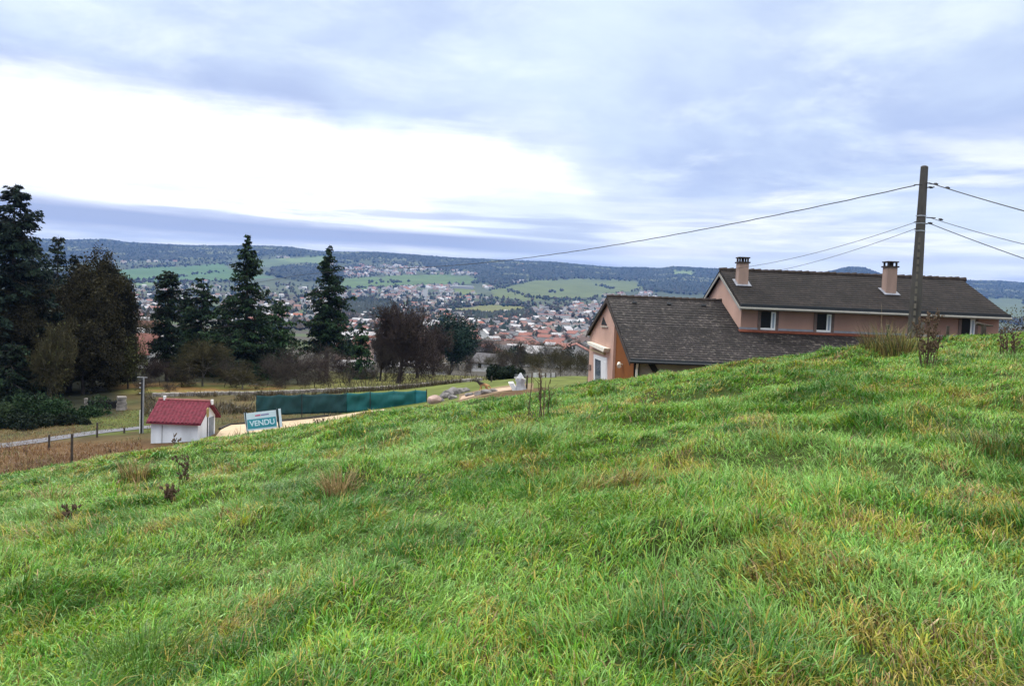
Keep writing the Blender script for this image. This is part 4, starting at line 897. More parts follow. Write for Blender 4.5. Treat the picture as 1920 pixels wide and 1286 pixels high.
# ------------------------------------------------------------------ trees
def unit(a): return a / (np.linalg.norm(a, axis=-1, keepdims=True) + 1e-9)
def card_mesh(name, P, axis, length, width, colr, seed):
    """many small diamond leaves or needle sprays"""
    r = np.random.default_rng(seed); n = len(P); axis = unit(axis); b = unit(np.cross(axis, r.normal(0, 1, (n, 3))))
    l = (length / 2)[:, None]; w = (width / 2)[:, None]
    V = np.stack([P - axis * l, P + b * w + axis * l * 0.1, P + axis * l, P - b * w + axis * l * 0.1], 1).reshape(-1, 3)
    Q = np.arange(4 * n).reshape(n, 4)
    return fastmesh(name, V, [Q], np.repeat(colr, 4, 0))
def seg_mesh(name, segs, sides=4):
    S = np.array(segs, float); n = len(S); A, B, ra, rb = S[:, :3], S[:, 3:6], S[:, 6], S[:, 7]
    d = unit(B - A); h = np.where(np.abs(d[:, 2:3]) < 0.9, np.array([[0, 0, 1.0]]), np.array([[1.0, 0, 0]])); a = unit(np.cross(d, h)); b = np.cross(d, a)
    V = []
    for P, r_ in ((A, ra), (B + d * 0.02, rb)):
        for k in range(sides):
            t = 2 * math.pi * k / sides; V.append(P + r_[:, None] * (a * math.cos(t) + b * math.sin(t)))
    V = np.stack(V, 1).reshape(-1, 3); o = (np.arange(n) * 2 * sides)[:, None]
    Q = np.concatenate([o + np.array([[k, (k + 1) % sides, sides + (k + 1) % sides, sides + k]]) for k in range(sides)])
    return fastmesh(name, V, [Q])
def conifer_mesh(h, w, seed, dens=1.0, droop=0.35, bare=0.10, ragged=0.25, colr=(0.020, 0.042, 0.022), shape=0.85, layer=0.5, spray=0.42):
    r = np.random.default_rng(seed); P, A, L, W, C, segs = [], [], [], [], [], []
    z = h * bare
    tr = [(0, 0, -0.6, 0, 0, h * 0.5, h * 0.017, h * 0.010), (0, 0, h * 0.5, 0, 0, h * 0.985, h * 0.010, 0.01)]
    lim = 1.0
    ph = r.uniform(0, 6.28, 3)
    nbr = int(h * 13 * dens ** 0.5)
    for z in h * bare + (h * 0.985 - h * bare) * r.random(nbr) ** 1.15:
        f = (z - h * bare) / (h * (1 - bare)); R = w * (1 - f) ** shape * (1 if f > 0.12 else 0.72 + 2.3 * f) + 0.14
        a = r.uniform(0, 6.28)
        lobe = 1 + ragged * (0.55 * math.sin(2 * a + ph[0] + 9 * f) + 0.5 * math.sin(3 * a + ph[1] - 14 * f) + 0.45 * math.sin(ph[2] + 23 * f))
        l = max(R * lobe * r.uniform(1 - ragged * 1.1, 1.12), 0.12)
        up = 0.45 * max(f - 0.55, 0); dr = droop * r.uniform(0.5, 1.4)
        e = np.array([math.cos(a) * l, math.sin(a) * l, -dr * l * (1 - 0.7 * f) + up * l]); b0 = np.array([0, 0, z])
        tr.append((*b0, *(b0 + e * 0.9), 0.015 + 0.010 * l, 0.006))
        ns = max(5, int(l * 18 * dens)); s = r.random(ns) ** 0.65
        p = b0 + e * s[:, None]; p[:, 2] += 0.16 * l * s * s * (1 if r.random() < 0.6 else -0.8)
        side = np.array([-math.sin(a), math.cos(a), 0]); off = r.normal(0, 1, ns) * (0.14 + 0.22 * (1 - s)) * min(l, 2.2) * 0.6
        p = p + side * off[:, None]; p[:, 2] -= np.abs(off) * 0.35 + r.random(ns) ** 2 * 0.36 * min(1.0, l * 0.6)
        ax = unit(e)[None] * 0.5 + side[None] * np.sign(off)[:, None] * 0.5 + np.array([0, 0, -0.55]) + r.normal(0, 0.35, (ns, 3))
        P.append(p); A.append(ax); L.append(spray * r.uniform(0.5, 1.35, ns)); W.append(spray * 0.40 * r.uniform(0.6, 1.3, ns))
        C.append(np.array(colr)[None] * r.uniform(0.55, 1.8, (ns, 1)) * r.uniform(0.6, 1.45) * np.array([1, r.uniform(0.9, 1.1), r.uniform(0.85, 1.15)]) * (0.8 + 0.7 * (s ** 3))[:, None])
    P, A, L, W, C = (np.concatenate(x) for x in (P, A, L, W, C))
    return seg_mesh('trunk', tr, 5), card_mesh('crown', P, A, L, W, C, seed)
def bare_mesh(h, spread, seed, trunk_f=0.28, levels=5, rmin=0.012, ivy=0.0, ivycol=(0.05, 0.055, 0.02), lean=0.0, wid=None, nb=(4, 4, 4, 4), upward=0.35, tr_r=None):
    """leafless tree: (trunk and limbs, fine twigs, optional ivy leaves)"""
    r = np.random.default_rng(seed); limbs, twigs = [], []; LP = []
    def grow(p, d, l, rad, lev):
        k = 3 if lev < 3 else 2; q = p
        for i in range(k):
            d = unit(d + r.normal(0, 0.13 + 0.03 * lev, 3) + np.array([0, 0, 0.05 * upward * 2])); q2 = q + d * l / k
            (limbs if lev <= 2 else twigs).append((*q, *q2, max(rad * (1 - 0.5 * i / k), rmin), max(rad * (1 - 0.5 * (i + 1) / k), rmin)))
            if lev >= 1: LP.append(q2)
            q = q2
            if lev < levels and i >= (1 if lev == 0 else 0):
                for _ in range(r.integers(1, 3) if lev else nb[0] - 1):
                    nd = unit(d * 0.75 + unit(r.normal(0, 1, 3)) * (0.75 + spread * 0.35) + np.array([0, 0, upward * 0.5])); grow(q, nd, l * r.uniform(0.5, 0.78), rad * 0.5, lev + 1)
        if lev < levels:
            for _ in range(2): grow(q, unit(d + r.normal(0, 0.45, 3)), l * r.uniform(0.55, 0.8), rad * 0.5, lev + 1)
    grow(np.array([0, 0, -0.4]), np.array([lean, 0, 1.0]), h * 0.42, tr_r or h * 0.02, 0)
    zmax = max(t[5] for t in twigs); s = h / zmax
    T = np.array(twigs); k = wid / (s * np.percentile(np.hypot(T[:, 3], T[:, 4]), 93)) if wid else 1.0; q = np.array([s * k, s * k, s] * 2)
    def sc(S): return [tuple(np.array(t[:6]) * q) + t[6:] for t in S]
    lm = seg_mesh('trunk', sc(limbs), 6); tw = seg_mesh('crown', sc(twigs), 3); iv = None
    if ivy:
        LPa = np.array(LP) * q[:3]; n = int(len(LPa) * ivy); i = r.integers(0, len(LPa), n); p = LPa[i] + r.normal(0, 0.22, (n, 3))
        iv = card_mesh('ivy', p, r.normal(0, 1, (n, 3)), r.uniform(0.10, 0.26, n), r.uniform(0.08, 0.2, n), np.array(ivycol)[None] * r.uniform(0.5, 1.6, (n, 1)), seed + 1)
    return lm, tw, iv
def bush_mesh(rx, rz, seed, n=2600, colr=(0.03, 0.06, 0.022), leaf=0.16, lobes=9):
    r = np.random.default_rng(seed); c = r.normal(0, 0.42, (lobes, 3)) * np.array([rx, rx, rz * 0.6]); c[:, 2] = np.abs(c[:, 2]) + rz * 0.35; R = r.uniform(0.35, 0.65, lobes) * max(min(rx, rz), 0.55 * rx)
    i = r.integers(0, lobes, n); d = unit(r.normal(0, 1, (n, 3))); p = c[i] + d * (R[i] * r.random(n) ** 0.4)[:, None]; p[:, 2] = np.maximum(p[:, 2], 0.02)
    st = [(0, 0, -0.3, *(c[k] * 0.9), 0.03, 0.012) for k in range(lobes)]
    return seg_mesh('stems', st, 5), card_mesh('foliage', p, d + r.normal(0, 0.8, (n, 3)), leaf * r.uniform(0.6, 1.4, n), leaf * 0.6 * r.uniform(0.6, 1.4, n), np.array(colr)[None] * r.uniform(0.5, 1.7, (n, 1)) * (0.8 + 0.4 * r.random((lobes, 1))[i]), seed)
def place(kind, name, P, scale, rz, label, cat, group=None, mats=None, names=('trunk', 'crown', 'ivy')):
    o = empty(name, tuple(P), rz); o.scale = scale if hasattr(scale, '__len__') else (scale,) * 3; tag(o, label, cat, group)
    for me, nm, m in zip(kind, names, mats):
        if me is None: continue
        c = bpy.data.objects.new(nm, me); COL.objects.link(c); c.parent = o
        if len(me.materials) == 0: me.materials.append(m)
    return o
CM = (M_bark, M_leaf, M_leaf); BM = (M_bark, M_twig, M_leaf); BMR = (M_bark, M_twigred, M_leaf); BMO = (M_bark, M_twigolive, M_leaf); BMP = (M_barkpale, M_twigolive, M_leaf)
def tree_at(px, ytop, Y, w_px, maker, rz=0.0, sink=0.0):
    """ground point, height and half-width of a tree read off the photograph at a depth"""
    P = g(px, Y); h = at(px, ytop, Y)[2] - P[2]; return P - np.array([0, 0, sink]), h, w_px / FPX * Y
def conifer(px, ytop, Y, w_px, seed, label, cat='conifer', **k):
    P, h, w = tree_at(px, ytop, Y, w_px, None); m = conifer_mesh(h, w, seed, **k); return place(m, 'conifer_tree', P, 1.0, 0.0, label, cat, 'conifers around the terrace', CM)
def bare(px, ytop, Y, wpx, seed, label, mats=BM, cat='bare tree', group='leafless trees around the terrace', **k):
    P, h, w = tree_at(px, ytop, Y, wpx, None); m = bare_mesh(h, 1.0, seed, wid=w, **k); return place(m, 'bare_tree', P, 1.0, 0.0, label, cat, group, mats)
BK = (0.007, 0.014, 0.007); DG = (0.0095, 0.0205, 0.0085); MG = (0.016, 0.036, 0.013)
conifer(24, 342, 70, 105, 1, 'tallest nearly black conifer at the left edge', colr=(0.007, 0.013, 0.009), ragged=0.20, shape=0.55, dens=2.0, bare=0.0, droop=0.25)
conifer(106, 437, 88, 48, 2, 'dark conifer tip rising behind the mossy bare trees', colr=(0.010, 0.017, 0.010), ragged=0.25, shape=0.6, bare=0.1)
conifer(58, 452, 80, 80, 3, 'broad dark conifer filling the gap behind the tall left conifer', colr=(0.007, 0.012, 0.008), ragged=0.2, shape=0.5, bare=0.0, dens=1.3)
conifer(312, 505, 86, 33, 4, 'slender columnar dark conifer left of the cedar', colr=BK, ragged=0.12, shape=0.30, dens=2.0, droop=0.5, spray=0.34, layer=0.36)
conifer(375, 520, 94, 58, 5, 'soft broad dark conifer between the column and the tall spire', colr=DG, ragged=0.25, shape=0.55, dens=1.5, bare=0.02)
conifer(347, 540, 98, 34, 15, 'dark conifer squeezed behind the slender column', colr=BK, ragged=0.25, shape=0.5, dens=1.4, bare=0.02)
conifer(459, 436, 90, 84, 6, 'tall ragged conifer with a sharp spire in the middle of the group', colr=DG, ragged=0.42, shape=0.88, dens=1.6, droop=0.22, bare=0.04, layer=0.46)
conifer(520, 560, 97, 66, 7, 'low dark green conifer at the right foot of the tall spire', colr=MG, ragged=0.3, shape=0.6, dens=1.4, bare=0.0)
conifer(425, 560, 96, 55, 16, 'dense dark conifer at the left foot of the tall spire', colr=DG, ragged=0.3, shape=0.55, dens=1.4, bare=0.0)
conifer(612, 458, 100, 54, 8, 'lone conifer with layered boughs right of the group', colr=DG, ragged=0.35, shape=0.72, dens=1.6, droop=0.15, bare=0.20, layer=0.62)
conifer(676, 604, 95, 28, 9, 'small pointed green conifer beside the bare brown tree', colr=MG, ragged=0.2, shape=0.7, dens=1.6, bare=0.04)
conifer(20, 640, 64, 60, 10, 'dark low conifer under the tall tree at the left edge', colr=BK, ragged=0.25, shape=0.5, bare=0.0, dens=1.3)
conifer(142, 476, 86, 52, 17, 'black conifer mass filling the gap behind the mossy bare trees', colr=(0.007, 0.012, 0.007), ragged=0.2, shape=0.45, bare=0.0, dens=1.5)
conifer(232, 545, 84, 26, 18, 'dark conifer beside the rounded ivy clad tree', colr=(0.009, 0.014, 0.008), ragged=0.2, shape=0.4, bare=0.0, dens=1.4)
# evergreen with a rounded crown behind the brown tree
P, h, w = tree_at(842, 572, 130, 36, None)
m = bush_mesh(3.9, h * 0.96, 13, n=15000, colr=(0.012, 0.028, 0.020), leaf=0.34, lobes=34)
place(m, 'evergreen_tree', P, (1, 1, 1), 0, 'rounded dark evergreen right of the bare brown tree', 'evergreen tree', None, (M_bark, M_leaf), ('trunk', 'crown'))
bare(128, 452, 74, 74, 21, 'large mossy bare tree in front of the left conifers', BMO, ivy=2.4, ivycol=(0.0230, 0.0202, 0.0079), nb=(4,), tr_r=0.26)
bare(60, 520, 70, 60, 22, 'lower mossy bare tree near the left edge', BMO, ivy=1.8, ivycol=(0.0158, 0.0151, 0.0072), tr_r=0.2)
bare(176, 482, 80, 52, 26, 'olive tinted bare tree between the mossy one and the ivy crown', BMO, ivy=2.4, ivycol=(0.0230, 0.0209, 0.0086), tr_r=0.22)
bare(90, 590, 66, 50, 24, 'pale branched bare tree in front of the left conifers', BMP, tr_r=0.20, ivy=0.05, rmin=0.016)
bare(155, 585, 72, 50, 25, 'brown bare tree with drooping twigs right of the pale branched one', BMO, ivy=1.2, ivycol=(0.0216, 0.0194, 0.0094), tr_r=0.18)
# ivy clad tree with a rounded crown
P, h, w = tree_at(206, 466, 78, 40, None)
m = bare_mesh(h, 0.9, 27, wid=w, ivy=3.0, ivycol=(0.0187, 0.0187, 0.0094), tr_r=0.26); place(m, 'ivy_clad_tree', P, 1, 0, 'rounded grey brown tree clad in ivy left of the valley gap', 'bare tree', 'leafless trees around the terrace', BMO)
P, h, w = tree_at(208, 474, 80, 40, None)
m = bush_mesh(1.9, h * 0.86, 28, n=9000, colr=(0.0158, 0.0173, 0.0101), leaf=0.20, lobes=26); 
place(m, 'ivy_thicket', P + np.array([0, 0, h * 0.12]), 1, 0, 'tall grey green mass of ivy behind the rounded bare tree', 'ivy', None, (M_bark, M_leaf), ('stems', 'foliage'))
bare(240, 620, 76, 26, 29, 'small bare shrub tree under the rounded ivy clad tree', BMO, ivy=0.6, tr_r=0.1, levels=4)
bare(745, 554, 82, 66, 30, 'spreading bare brown tree with a dark trunk behind the green screen', BMR, tr_r=0.30, rmin=0.016, nb=(4,))
bare(782, 588, 96, 52, 31, 'second bare brown tree behind the dark trunked one', BMR, tr_r=0.22, rmin=0.016)
bare(712, 600, 90, 34, 32, 'slim bare tree left of the dark trunked brown tree', BM, tr_r=0.14)
bare(812, 604, 104, 40, 33, 'bare brown tree in front of the rounded evergreen', BMR, tr_r=0.2, rmin=0.016)
bare(380, 632, 80, 48, 34, 'pale fan shaped bare tree in front of the dark conifers', BMP, tr_r=0.11, levels=5, rmin=0.010)
bare(455, 674, 76, 42, 35, 'small pale weeping tree below the tall spire', BMP, tr_r=0.09, levels=4, upward=0.0)
thk = [(560, 640, 84), (590, 655, 78), (535, 668, 77), (615, 640, 88), (645, 652, 86), (500, 660, 80), (340, 672, 78), (300, 668, 79), (420, 668, 79), (570, 690, 74), (605, 690, 74), (655, 690, 78), (690, 680, 80), (270, 660, 78), (280, 700, 71.5), (318, 712, 71.3)]
wds = ['bushy', 'reddish', 'low', 'slender', 'twiggy', 'broad', 'grey', 'short', 'dense', 'wiry', 'brown', 'thin', 'tall', 'crooked', 'sparse', 'tiny']
spots_ = ['left of the lone conifer', 'above the green screen', 'at the right foot of the tall spire', 'just behind the lone conifer', 'between the lone conifer and the small one', 'under the tall spire', 'in front of the slender column', 'left of the slender column', 'below the soft broad conifer', 'just over the stone wall above the screen',
          'at the stone wall under the lone conifer', 'below the small pointed conifer', 'right of the small pointed conifer', 'by the gap left of the columnar conifer', 'at the stone wall above the shed', 'at the wall right of the shed vent pipe']
protos = [bare_mesh(6, 1.2, 40 + i, tr_r=0.07, levels=4, rmin=0.010, nb=(5,), trunk_f=0.1) for i in range(3)]
for i, (px, yt, Y) in enumerate(thk):
    P, h, w = tree_at(px, yt, Y, 10, None); place(protos[i % 3], 'bare_shrub', P, (h / 6 * 1.15, h / 6 * 1.15, h / 6), i * 1.7, wds[i] + ' leafless shrub ' + spots_[i], 'shrub', 'leafless shrubs along the stone wall', BMR if i % 3 == 1 else BM)
# thin trees and brambles on the slope left of the pink house
spots2 = [(838, 668, 96), (862, 672, 92), (884, 664, 100), (912, 660, 112), (935, 640, 118), (958, 650, 104), (980, 632, 120), (1004, 652, 100), (1030, 640, 108), (1052, 636, 116), (1075, 645, 100), (1090, 650, 92), (1018, 655, 86), (820, 676, 90), (944, 668, 88), (1062, 662, 84)]
w2 = ['leaning', 'forked', 'straight', 'tall', 'wispy', 'twin stemmed', 'highest', 'narrow', 'grey', 'pale', 'brown', 'rightmost', 'short', 'leftmost', 'low', 'bushy']
protos2 = [bare_mesh(8, 0.6, 60 + i, tr_r=0.07, levels=4, rmin=0.010, upward=0.5) for i in range(4)]
for i, (px, yt, Y) in enumerate(spots2):
    P, h, w = tree_at(px, yt, Y, 10, None); place(protos2[i % 4], 'thin_tree', P, (h / 8, h / 8, h / 8), i * 2.1, w2[i] + ' thin leafless tree of the row between the green screen and the pink house', 'bare tree', 'thin trees left of the pink house', BMP if i % 3 == 0 else BM)
# evergreen shrubs on the left and the dark hedge
bs = [(100, 752, 57, 2.2, 1.7, MG, 'bright green laurel bush under the left trees'), (55, 760, 58, 2.0, 1.3, DG, 'dark laurel bush left of the bright green one'), (132, 772, 57, 1.4, 1.0, MG, 'small laurel bush nearest the iron gate'), (16, 764, 57, 2.0, 1.4, (0.03, 0.05, 0.02), 'olive green bush at the left edge above the lane'), (170, 786, 59, 0.9, 0.7, (0.03, 0.07, 0.02), 'low green bush below the pale gate post'),
      (30, 790, 52.5, 1.8, 1.2, BK, 'near black bush at the left edge just above the lane'), (80, 786, 53.5, 1.7, 1.1, (0.010, 0.018, 0.009), 'near black bush below the bright green laurel'), (142, 792, 54.5, 1.2, 0.8, (0.012, 0.020, 0.010), 'low dark bush right of the near black ones'), (200, 770, 64, 1.3, 1.0, (0.012, 0.018, 0.010), 'dark bush in front of the iron gate'),
      (935, 690, 70, 1.6, 1.2, (0.012, 0.022, 0.012), 'dark clipped bush behind the animal'), (950, 694, 69, 1.2, 0.9, (0.014, 0.024, 0.012), 'dark bush adjoining the clipped one behind the animal'), (1895, 596, 60, 2.6, 2.2, (0.05, 0.05, 0.035), 'grey brown hedge beyond the right end of the pink house'), (1845, 602, 62, 1.6, 1.2, (0.04, 0.045, 0.03), 'dull green hedge against the right end of the pink house')]
for i, (px, yt, Y, rx, rz_, cl, lb) in enumerate(bs):
    P, h, w = tree_at(px, yt, Y, 10, None); place(bush_mesh(rx * 1.25, h * 1.1, 80 + i, n=4200, colr=cl, leaf=0.16 if Y < 65 else 0.2), 'evergreen_bush', P, 1, 0, lb, 'bush', 'bushes on the terrace', (M_bark, M_leaf), ('stems', 'foliage'))

r_s = np.random.default_rng(909); n = 9000; pxs = np.concatenate([r_s.uniform(270, 480, 4500), r_s.uniform(480, 905, 2500), r_s.uniform(560, 1000, 2000)]); Ys = np.concatenate([r_s.uniform(58, 70, 4500), np.interp(pxs[4500:7000], [480, 640, 780, 905], [70, 71, 72, 76]) + r_s.normal(-0.6, 0.5, 2500), r_s.uniform(76, 105, 2000)])
Xs = tcol(pxs) * Ys; kp = (fbm(Xs * 0.25, Ys * 0.25, 911, 3) > 0.42) ; Xs, Ys = Xs[kp], Ys[kp]; n = len(Xs); sp_ = np.array([[0.05, 0.045, 0.02], [0.07, 0.05, 0.03], [0.035, 0.04, 0.016], [0.10, 0.075, 0.035], [0.05, 0.035, 0.025]])
Vd, Qd, Td_, Cd = make_blades(np.stack([Xs, Ys, H(Xs, Ys) - 0.03], 1), r_s.uniform(0, 6.28, n), r_s.uniform(0.25, 0.9, n), np.full(n, 0.05), r_s.beta(2, 2.5, n) * 0.7, sp_[r_s.integers(0, 5, n)] * r_s.uniform(0.7, 1.3, (n, 1)), 2, r_s.uniform(0, 0.8, n), 6)
sc_o = link('dry_scrub', fastmesh('dry_scrub', Vd, [Qd, Td_], Cd), M_grass); tag(sc_o, 'brown scrub growing along the stone wall', 'scrub', kind='stuff')

# ------------------------------------------------------------------ plants standing in the meadow
def dep(px, py): return float(hit(px, py, 2.0)[1])                # depth of a meadow plant from where its foot stands
M_stalk = mat('dry_stalk', (0.085, 0.055, 0.035), rough=0.9, var=0.3, scale=6); M_stalkp = mat('pale_dry_stalk', (0.30, 0.22, 0.13), rough=0.9, var=0.3, scale=6)
def stalk(px, ytop, Y, n, spread_px, seed, label, cat, m=M_stalk, name='dead_weed', rad=0.007, seeds=0.0, side=2, leafcol=None):
    r = np.random.default_rng(seed); P = g(px, Y, -0.05); o = empty(name, tuple(P)); tag(o, label, cat); h = at(px, ytop, Y)[2] - P[2]; sw = spread_px / FPX * Y
    for k in range(n):
        hh = h * (1.0 if k == 0 else r.uniform(0.6, 1.0)); a = r.uniform(-1, 1); pts = [np.array([r.normal(0, 0.03) + a * sw * (0.85 if name == 'sapling' else 0.25), r.normal(0, 0.05), 0])]
        top = np.array([a * sw, r.normal(0, 0.08), hh])
        for t in (0.3, 0.6, 0.85, 1.0): pts.append(pts[0] * (1 - t) + top * t + r.normal(0, 0.012, 3) * (t < 1))
        mb = MB().tube(pts, [rad, rad * 0.9, rad * 0.8, rad * 0.6, rad * 0.4], 5)
        for _ in range(side * 2):
            t = r.uniform(0.35, 0.95); b = pts[0] * (1 - t) + top * t; e = b + np.array([r.normal(0, 0.07), r.normal(0, 0.07), r.uniform(0.04, 0.16)]) * (0.4 + h * 0.6); mb.tube([b, e], [rad * 0.5, rad * 0.3], 4)
            if seeds:
                for q in range(int(8 * seeds)):
                    f = r.random(); c = b * (1 - f) + e * f + r.normal(0, 0.008, 3); s_ = r.uniform(0.008, 0.018); mb.add([c + np.array([-s_, 0, 0]), c + np.array([0, s_, s_ * .3]), c + np.array([s_, 0, 0]), c + np.array([0, -s_, -s_ * .3]), c + np.array([0, 0, s_ * 1.6]), c - np.array([0, 0, s_ * 1.6])], [(0, 1, 4), (1, 2, 4), (2, 3, 4), (3, 0, 4), (1, 0, 5), (2, 1, 5), (3, 2, 5), (0, 3, 5)])
        mb.build('stem', m, o)
    if leafcol is not None:
        nn = 26; p = np.stack([r.normal(0, sw * 0.7, nn), r.normal(0, 0.1, nn), r.uniform(0.05, h * 0.5, nn)], 1)
        link('leaves', card_mesh('leaves', p, r.normal(0, 1, (nn, 3)), r.uniform(0.05, 0.14, nn), r.uniform(0.03, 0.07, nn), np.array(leafcol)[None] * r.uniform(0.6, 1.5, (nn, 1)), seed), M_leaf, o)
    return o
stalk(1008, 686, dep(1004, 782), 6, 24, 1, 'thin dark sapling stems standing before the pale panel fence', 'sapling', name='sapling', rad=0.0085, side=3)
stalk(346, 848, dep(346, 912), 4, 11, 2, 'dead forked weed stalk on the slope below the white shed', 'weed', rad=0.0055, seeds=0.5)
stalk(330, 908, dep(330, 946), 4, 16, 3, 'low broken dead weed left of the straw tuft', 'weed', rad=0.006, seeds=1.2)
stalk(1738, 594, dep(1735, 690), 13, 22, 4, 'clump of seedy brown dock stalks beside the electricity pole', 'weed', name='dock_plant', rad=0.0065, seeds=1.0)
stalk(1752, 585, dep(1750, 685), 3, 8, 5, 'tallest reddish dock stalk right of the electricity pole', 'weed', name='dock_plant', rad=0.005, seeds=1.4)
stalk(1890, 610, dep(1890, 668), 6, 22, 6, 'dark wiry weed stalks near the right edge', 'weed', rad=0.009, seeds=0.7)
stalk(1900, 622, 14.0, 3, 9, 16, 'lower weed stalks in front of the wiry ones at the right edge', 'weed', rad=0.005, seeds=0.5)
stalk(595, 788, 22.0, 3, 6, 7, 'short dry weed on the crest right of the sign', 'weed', rad=0.006, seeds=0.6)
stalk(604, 782, 24.0, 2, 5, 17, 'thin dry weed behind the short one on the crest', 'weed', rad=0.006, seeds=0.4)
stalk(135, 945, dep(135, 976), 2, 7, 18, 'small brown weed low on the left slope', 'weed', rad=0.005, seeds=1.0)
stalk(1655, 570, 19.0, 4, 26, 8, 'long pale bent grass stems rising above the rush tuft', 'grass stems', m=M_stalkp, name='tall_grass', rad=0.0035, side=0)
stalk(60, 838, 30.0, 5, 22, 30, 'brown dead bramble stems on the bank at the left edge', 'bramble', name='dead_bramble', rad=0.012, seeds=0.6)
stalk(205, 828, 27.0, 4, 16, 31, 'dry brown weed stems on the bank left of the steel pole', 'weed', rad=0.010, seeds=0.8)
stalk(330, 812, 24.0, 3, 10, 32, 'reddish dry weed in front of the shed wall', 'weed', rad=0.010, seeds=1.2)
stalk(255, 838, 20.0, 4, 14, 33, 'thin straw stems on the crest below the steel pole', 'weed', m=M_stalkp, rad=0.005, seeds=0.4)
stalk(722, 800, 16.0, 4, 22, 34, 'faint brown weed stems on the crest below the green screen', 'weed', rad=0.006, seeds=0.5)
def tuft(px, Y, n, hgt, rad, cols, seed, label, cat, lean=(0.05, 0.5), name='grass_tuft', w=0.007):
    r = np.random.default_rng(seed); P = g(px, Y); a = r.uniform(0, 6.28, n); q = rad * np.sqrt(r.random(n)); p = np.stack([np.cos(a) * q, np.sin(a) * q * 0.8, np.full(n, -0.05)], 1)
    cc = np.array(cols)[r.integers(0, len(cols), n)] * r.uniform(0.7, 1.3, (n, 1))
    V, Q, T, C = make_blades(p, a + r.normal(0, 0.5, n), hgt * r.uniform(0.5, 1.15, n), np.full(n, w), r.uniform(lean[0], lean[1], n), cc, 3, r.uniform(0, 0.7, n), seed)
    o = link(name, fastmesh(name, V, [Q, T], C), M_grass); o.location = tuple(P); tag(o, label, cat); return o
RUSH = [(0.05, 0.08, 0.02), (0.16, 0.11, 0.04), (0.08, 0.05, 0.025), (0.30, 0.24, 0.08), (0.04, 0.07, 0.018)]; STRAW = [(0.32, 0.22, 0.10), (0.22, 0.14, 0.06), (0.40, 0.30, 0.15), (0.10, 0.10, 0.03)]
tuft(1655, dep(1655, 668), 420, 0.80, 0.40, RUSH, 1, 'tall brown and green rush tuft left of the electricity pole', 'rushes', (0.02, 0.42), 'rush_tuft', 0.010)
tuft(1692, dep(1692, 664), 420, 0.62, 0.40, RUSH + [(0.20, 0.19, 0.05)], 2, 'shorter yellowed rush tuft at the foot of the electricity pole', 'rushes', (0.03, 0.5), 'rush_tuft', 0.010)
tuft(638, dep(638, 926), 300, 0.36, 0.16, STRAW + [(0.46, 0.33, 0.17)], 3, 'straw coloured dead grass tuft in the middle of the slope', 'grass tuft', (0.05, 0.6))
tuft(255, dep(255, 893), 200, 0.36, 0.20, STRAW, 4, 'straw tuft on the left slope below the steel pole', 'grass tuft', (0.05, 0.5), w=0.009)
tuft(97, dep(97, 935), 180, 0.26, 0.26, STRAW, 14, 'faded straw tuft near the left edge of the meadow', 'grass tuft', (0.1, 0.6), w=0.008)
tuft(950, dep(950, 930), 520, 0.20, 0.40, [(0.045, 0.165, 0.010), (0.035, 0.135, 0.008), (0.08, 0.22, 0.016)], 5, 'dark lush grass tussock in the middle of the meadow', 'grass tuft', (0.1, 0.8))
tuft(1500, dep(1500, 772), 420, 0.19, 0.40, [(0.040, 0.135, 0.010), (0.035, 0.11, 0.010), (0.07, 0.18, 0.016)], 6, 'dark grass tussock below the windows of the pink house', 'grass tuft', (0.1, 0.8), w=0.009)
tuft(1870, dep(1870, 832), 300, 0.19, 0.36, [(0.16, 0.14, 0.04), (0.09, 0.12, 0.02), (0.20, 0.15, 0.05), (0.05, 0.10, 0.02)], 7, 'yellow brown grass tussock by the right edge of the meadow', 'grass tuft', (0.1, 0.7), w=0.009)
tuft(800, dep(800, 1035), 320, 0.17, 0.26, [(0.040, 0.15, 0.010), (0.06, 0.19, 0.014)], 8, 'small dark green tussock left of the lush one', 'grass tuft', (0.1, 0.8))
tuft(270, dep(270, 1255), 500, 0.28, 0.26, [(0.06, 0.15, 0.012), (0.10, 0.19, 0.02), (0.05, 0.12, 0.01)], 9, 'vivid green tussock in the bottom left corner of the meadow', 'grass tuft', (0.1, 0.8))
for (px, yt, Y, tl, lb) in ((1672, 609, 22.0, -0.25, 'dark leaning fence post above the rush tuft'), (1776, 611, 27.0, 0.0, 'short stumpy post on the crest right of the pole')):
    P = g(px, Y); h = at(px, yt, Y)[2] - P[2]; o = MB().tube([(0, 0, -0.3), (tl * h, 0, h)], [0.055, 0.05], 7).build('fence_post', M_wood); o.location = tuple(P); tag(o, lb, 'post')
P = g(1846, 27.5); br_ = empty('rail_barrier', tuple(P)); tag(br_, 'broken dark rail on a short post at the crest near the right edge', 'rail'); so = np.array(P)
a, b = at(1830, 606, 27.5) - so, at(1862, 611, 27.5) - so
MB().tube([a, (a + b) / 2 + np.array([0, 0, -0.02]), b], [0.06, 0.05, 0.025], 7).build('rail', M_wood, br_); MB().tube([(-0.02, 0, -0.3), ((a + b)[0] / 2 - 0.03, 0, (a + b)[2] / 2)], [0.10, 0.08], 7).build('post', M_wood, br_)
